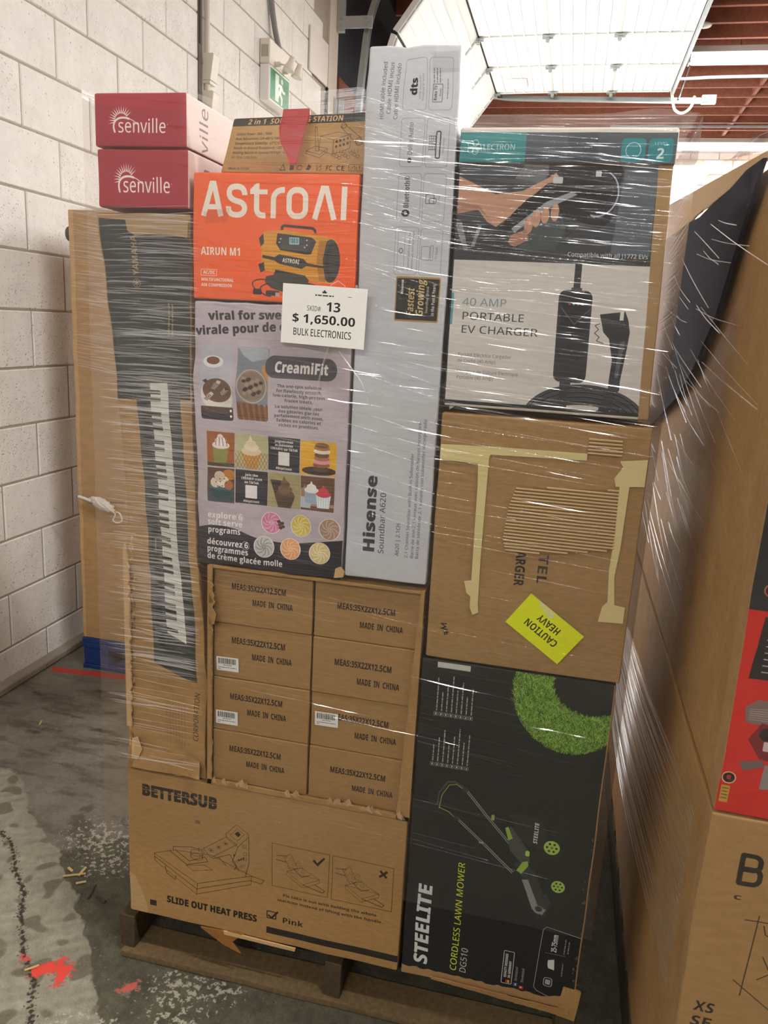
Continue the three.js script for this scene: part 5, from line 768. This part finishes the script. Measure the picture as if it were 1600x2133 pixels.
// ================================================================ TALL CARTON ON THE BLUE PALLET
{
  const p = thing('blue_pallet', 'blue painted block pallet under the tall carton by the wall', 'pallet', [-1.31, 0, -2.645]);
  mesh('top_board', rbox(-0.5, 0.5, 0.112, 0.132, -0.14, 0, 0.003), M.blue, p); for (let k = 1; k < 5; k++) mesh('top_board', rbox(-0.5, 0.5, 0.112, 0.132, -0.14 - k * 0.16, -k * 0.16, 0.003), M.blue, p);
  mesh('lead_board', rbox(-0.5, 0.5, 0.09, 0.112, -0.1, 0, 0.003), M.blue, p); mesh('base_board', rbox(-0.5, 0.5, 0, 0.018, -0.1, 0, 0.003), M.blue, p); mesh('base_board', rbox(-0.5, 0.5, 0, 0.018, -0.78, -0.68, 0.003), M.blue, p);
  for (const z of [0, -0.66]) for (const x of [-0.5, -0.06, 0.38]) mesh('pallet_block', rbox(x + 0.004, x + 0.116, 0.018, 0.09, z - 0.11, z - 0.003, 0.004), M.blue, p);
  const tex = canvas(600, 1635, 1, (g, w, h) => { fillAll(g, '#ab875a', w, h); g.fillStyle = 'rgba(120,84,46,0.35)'; g.fillRect(0, 520, w, 1.2); g.fillRect(0, 1060, w, 1); P(g, [[90, 1062], [200, 1056], [205, 1060], [95, 1067]], '#6b4a28'); P(g, [[0, 0], [22, 0], [14, h], [0, h]], '#c09a68'); grain(g, 12, 33, 6); });
  const tc = carton('tall_carton', 'tall plain kraft carton standing on the blue pallet by the block wall', [-1.806, -1.206, 0.133, 1.769], -2.65, 0.6, printed(tex, 0.6), M.kraft, { seed: 90, step: 0.06, puff: 0.003 });
  mesh('strap_end', new THREE.SphereGeometry(1, 14, 10).scale(0.012, 0.026, 0.02).translate(-0.31, 1.555, -0.02), std('#4b3c30', 0.6), tc);
  const t = thing('corner_wrap', 'clear film over the upper half of the tall carton by the wall', 'plastic wrap', [-1.506, 0.7, -2.65]);
  const b = crease(620, 1080, 77, (g, r, w, h) => { for (let k = 0; k < 420; k++) stroke(g, r, -200 + r() * w, r() * h * 0.62, 100 + r() * 400, 0.08 + (r() - 0.5) * 0.2, 0.8 + r() * 1.8, r() < 0.6 ? 255 : 10, 0.45); for (let k = 0; k < 6; k++) stroke(g, r, 0, 560 + k * 80, 600, 0.09, 2.5, 255, 0.7); }, 0.9);
  mesh('front_film', sheet((u, v) => [-0.31 + 0.62 * u, 1.075 * v, 0.010 + 0.001 * n2(u * 9, v * 12)], 20, 30), filmMat(b, 0.0014), t);
  const pl = []; { const r = rng(717); for (let k = 0; k < 150; k++) { const y = 0.5 + r() * 0.57, xa = -0.305 + r() * 0.12, xb = xa + 0.05 + r() * 0.2, ti = -30 + r() * 70, w = 0.001 + r() * 0.003, s = -(0.02 + r() * 0.14); pl.push(sheet((u, v) => { const x = xa + (xb - xa) * u, a = (ti + 9 * n2(x * 7, k)) * Math.PI / 180, e = Math.min(1, 5 * u, 5 * (1 - u)) * w; return [x, y + s * (x - xa) + e * Math.cos(a) * v, 0.0125 + e * Math.sin(a) * (1 - v)]; }, 12, 1)); } }
  const plm = mesh('layered_pleats', merge(pl), LAYERS, t); plm.userData = { kind: 'stuff' };
  mesh('top_film', sheet((u, v) => [-0.31 + 0.62 * u, 1.077 + 0.006 * n2(u * 7, v * 5), 0.010 - 0.3 * v], 16, 6), filmMat(b, 0.0014), t);
  const k = thing('film_knot', 'twisted white film tail hanging on the tall carton', 'plastic wrap', [-1.69, 0.70, -2.63]);
  const kg = new THREE.SphereGeometry(1, 26, 18), kp = kg.attributes.position; for (let i = 0; i < kp.count; i++) { const x = kp.getX(i), y = kp.getY(i), z = kp.getZ(i), n = 1 + 0.25 * n3(x * 2, y * 5, z * 5); kp.setXYZ(i, x * 0.05 * n, y * 0.021 * n - x * 0.018, z * 0.016 * n); } kg.computeVertexNormals();
  const fm = new THREE.MeshPhysicalMaterial({ color: '#efeae2', roughness: 0.35, transmission: 0.35, thickness: 0 });
  mesh('knot', kg, fm, k); mesh('tail', merge([tube([[0.04, -0.015, 0.008], [0.06, -0.03, 0.01], [0.052, -0.055, 0.012], [0.072, -0.062, 0.012], [0.088, -0.052, 0.01], [0.078, -0.024, 0.01], [0.062, -0.02, 0.01]], 0.0028, 50, 6), tube([[-0.1, 0.022, 0.002], [-0.075, 0.018, 0.004], [-0.04, 0.01, 0.008]], 0.006, 16, 8)]), fm, k);
}
{ // scraps of wood on the concrete
  const r = rng(99), s = [[-1.11, -1.55, 0.055], [-1.095, -1.57, 0.035], [-1.13, -1.57, 0.022], [-1.08, -1.535, 0.025], [-1.035, -1.51, 0.05], [-1.0, -1.49, 0.035], [-1.02, -1.262, 0.03], [-1.68, -2.2, 0.03]];
  const names = ['longest pale wood splinter on the floor left of the skid', 'pale splinter lying across the longest one on the floor', 'tiny wood chip at the left of the splinters', 'short wood chip nearest the skid among the splinters', 'thin grey sliver lying flat beside the splinters', 'short grey sliver on the floor close to the skid', 'pale splinter lying in the floor crack by the red paint', 'small pale chip on the floor towards the blue pallet'];
  s.forEach(([x, z, l], i) => { const m = tag(mesh('wood_splinter', cartonGeo(l, 0.003, 0.005 + r() * 0.003, { r: 0.001, step: 0.01, puff: 0.002, seed: i }), i === 4 || i === 5 ? M.woodGrey : std('#cdb079', 0.8)), names[i], 'splinter', 'wood scraps on the floor'); m.position.set(x, 0.0012, z); m.rotation.y = i * 1.1 + 0.5; });
}

// ================================================================ NEIGHBOURING SKID ON THE RIGHT
{
  const Z = -1.04, X0 = 0.252, X1 = 0.95, D = 1.75;
  const p = thing('wooden_pallet', 'wooden pallet under the neighbouring skid, mostly out of the frame', 'pallet', [(X0 + X1) / 2, 0, Z]);
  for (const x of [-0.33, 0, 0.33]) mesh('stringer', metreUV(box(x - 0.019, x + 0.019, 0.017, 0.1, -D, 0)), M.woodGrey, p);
  for (let k = 0; k < 8; k++) mesh('deck_board', metreUV(box(-0.349, 0.349, 0.1, 0.116, -0.1 - k * 0.162, -k * 0.162)), M.wood, p); for (let k = 0; k < 3; k++) mesh('base_board', metreUV(box(-0.349, 0.349, 0.001, 0.017, -0.1 - k * 0.55, -k * 0.55)), M.wood, p);
  const low = canvas(698, 686, 1.6, (g, w, h) => {
    fillAll(g, '#a98350', w, h); const K = '#2a2118'; RR(g, 50, 56, 24, 22, [1, 9, 8, 1], null, K, 7); RR(g, 50, 77, 26, 23, [1, 8, 9, 1], null, K, 7); T(g, 'c', 46, 126, 9, 12, { bold: true, color: K });
    g.strokeStyle = K; g.lineWidth = 1.4; const S = (...q) => { g.beginPath(); q.forEach((e, i) => i ? g.lineTo(...e) : g.moveTo(...e)); g.stroke(); }; S([84, 146], [78, 282]); S([66, 156], [240, 150]); S([66, 258], [150, 318]); S([92, 160], [96, 174], [112, 182]); S([98, 210], [112, 236], [96, 250]); S([108, 214], [122, 240]);
    T(g, 'XS', 20, 322, 17, 28, { bold: true, color: K, skew: -0.12 }); T(g, 'SE', 18, 348, 17, 30, { bold: true, color: K, skew: -0.12 }); grain(g, 12, 44, 5);
  });
  carton('lettered_carton', 'kraft carton printed with a large black letter, lowest on the right skid', [X0, X1, 0.118, 0.8035], Z, D, printed(low, 0.6), M.kraft, { seed: 100, step: 0.08, puff: 0.0025 });
  const red = canvas(698, 882, 1.6, (g, w, h) => {
    fillAll(g, '#d2261c', w, h); g.fillStyle = '#26292a'; g.fillRect(0, 0, w, 400); g.translate(0, 392); g.fillStyle = '#26292a'; g.fillRect(0, 0, w, 196); P(g, [[14, 40], [60, 60], [60, 140], [20, 130]], '#4c5a48'); C(g, 30, 168, 14, 10, null, '#c46a44', 2); C(g, 30, 168, 8, 6, null, '#c46a44', 2);
    P(g, [[22, 204], [120, 204], [120, 290], [14, 290]], '#232223'); for (let k = 0; k < 8; k++) for (let j = 0; j < 3; j++) { g.fillStyle = '#cfcac6'; g.fillRect(28 + j * 26, 216 + k * 9, 8 + ((k * 7 + j * 3) % 13), 1.4); }
    P(g, [[16, 330], [30, 318], [140, 318], [140, 360], [20, 352]], '#7f6a64'); for (let k = 0; k < 6; k++) { g.strokeStyle = '#a8988f'; g.lineWidth = 1.2; g.beginPath(); g.moveTo(22, 332 + k * 3); g.lineTo(120, 326 + k * 4); g.stroke(); }
    P(g, [[26, 376], [40, 350], [70, 356], [100, 360], [120, 400], [96, 408], [44, 402]], '#7c1a22'); C(g, 48, 366, 9, 9, '#2a1a1c'); C(g, 78, 380, 16, 12, '#5c1219'); RR(g, 46, 376, 10, 14, 2, '#c9bdb8'); P(g, [[20, 410], [48, 404], [52, 412], [26, 422]], '#6b6462'); P(g, [[52, 410], [66, 410], [64, 444], [50, 446]], '#8a8481');
    C(g, 11, 436, 9, 9, '#e6cf9a'); C(g, 11, 436, 7.5, 7.5, '#1f1b18'); RR(g, 8, 432, 6, 7, 1, '#a8322a'); RR(g, 4, 448, 11, 26, 1, '#c79a3c'); for (let k = 0; k < 4; k++) { g.fillStyle = '#5a4418'; g.fillRect(5.5, 452 + k * 5, 8, 1.2); }
    grain(g, 8, 45, 3);
  });
  carton('red_tool_carton', 'tall red and black power tool carton with kraft sides on the right skid', [X0 + 0.004, X1, 0.806, 1.688], Z, D, printed(red, 0.4), M.kraft, { seed: 101, step: 0.08, puff: 0.0025 });
  { // dark sheet against the side, and the kraft flap standing up above it
    const side = (pts, t) => new THREE.ExtrudeGeometry(new THREE.Shape(pts.map(([z, y]) => new THREE.Vector2(-z, y))), { depth: t, bevelEnabled: false }).rotateY(Math.PI / 2); // x' = depth, z' = -(-z)
    const wav = [[-2.76, 1.725], [-2.05, 1.700], [-1.9, 1.690], [-1.72, 1.692], [-1.55, 1.690], [-1.42, 1.696], [-1.30, 1.690]];
    const sh = tag(mesh('dark_sheet', side([...wav, [-1.33, 1.66], [-1.516, 1.473], [-1.70, 1.37], [-1.874, 1.305], [-2.3, 1.2], [-2.76, 1.12]], 0.006), new THREE.MeshPhysicalMaterial({ color: '#12162a', roughness: 0.9, specularIntensity: 0.2 })), 'dark navy sheet lying against the side of the right skid, near its top', 'sheet'); sh.position.x = 0.238;
    const fl = sheet((u, v) => { const z = -2.72 + 1.46 * u; return [0.249 - 0.03 * v * (1 - u), 1.694 + 0.034 * (1 - u) + (0.085 * (1 - u) + 0.006) * v + 0.004 * n2(u * 9, 2) * (1 - v), z]; }, 40, 6);
    const flap = tag(mesh('carton_flap', merge([fl, fl.clone().translate(0.004, 0, 0)]), new THREE.MeshStandardMaterial({ color: '#d9b98a', roughness: 0.85, side: THREE.DoubleSide })), 'kraft flap standing open along the top of the right skid', 'flap');
  }
  const t = thing('stretch_wrap', 'clear stretch film over the cartons of the right skid', 'plastic wrap', [0.232, 0.30, -1.65]);
  const b = crease(1260, 1420, 88, (g, r, w, h) => {
    for (let k = 0; k < 420; k++) stroke(g, r, -200 + r() * w, r() * h, 150 + r() * 500, -0.10 + (r() - 0.5) * 0.25, 0.8 + r() * 2, r() < 0.6 ? 255 : 10, 0.35 + r() * 0.3);
    for (let k = 0; k < 26; k++) stroke(g, r, r() * w * 0.6, r() * h, 200 + r() * 500, 0.15 + r() * 0.25, 2 + r() * 2, 255, 0.9);
  }, 1.1);
  const sideFilm = filmMat(b, 0.0012); sideFilm.specularIntensity = 0.05;
  mesh('side_film', sheet((u, v) => [0.001 * n2(u * 8, v * 8), v * 1.39, -1.1 + 1.72 * u], 40, 40).scale(1, 1, 1), sideFilm, t);
  mesh('front_film', sheet((u, v) => [0.01 + 0.71 * u, v * 1.39, 0.622], 10, 20), filmMat(b, 0.0012), t);
  mesh('top_film', sheet((u, v) => [-0.01 - 0.02 * (1 - u) + 0.5 * v, 1.398 + 0.12 * (1 - u) * (1 - 0.6 * v) + 0.01 * n2(u * 6, v * 9), -1.08 + 1.6 * u], 30, 12), filmMat(b, 0.002), t);
  { const r4 = rng(404); for (let k = 0; k < 60; k++) { const za = -0.75 + r4() * 0.9, len = 0.12 + r4() * 0.5, zb = Math.min(0.6, za + len), y = 0.62 + r4() * 0.74, s = -(0.05 + r4() * 0.22); if (y + s * (zb - za) < 0.5) continue; mesh('film_fold', tube([[-0.003, y, za], [-0.005, y + s * (zb - za) * 0.5 + (r4() - 0.5) * 0.006, (za + zb) / 2], [-0.003, y + s * (zb - za), zb]], 0.0004 + r4() * 0.0006, 14, 6), PLEAT, t); } }
  const bandFilm = filmMat(b, 0.0006, 0.2); bandFilm.specularIntensity = 0.25;
  const r = rng(303);
  for (let k = 0; k < 44; k++) { const q = k / 43, yb = 0.02 + 0.34 * q + (r() - 0.5) * 0.02, ya = 0.22 + 0.29 * q + (r() - 0.5) * 0.01; mesh('film_fold', tube([[-0.004 - r() * 0.006, yb, -0.62], [-0.012 - r() * 0.006, (ya + yb) / 2 + (r() - 0.5) * 0.012, 0], [-0.004, ya, 0.62]], 0.0005 + r() * 0.0009, 20, 6), FILM, t); }
  mesh('film_band', sheet((u, v) => [-0.006 - 0.004 * Math.sin(u * 3.14) + 0.0016 * Math.sin(v * 160), (0.02 + 0.34 * v) * (1 - u) + (0.22 + 0.29 * v) * u, -0.625 + 1.245 * u], 20, 160), bandFilm, t);
}

renderer.render(scene, camera);
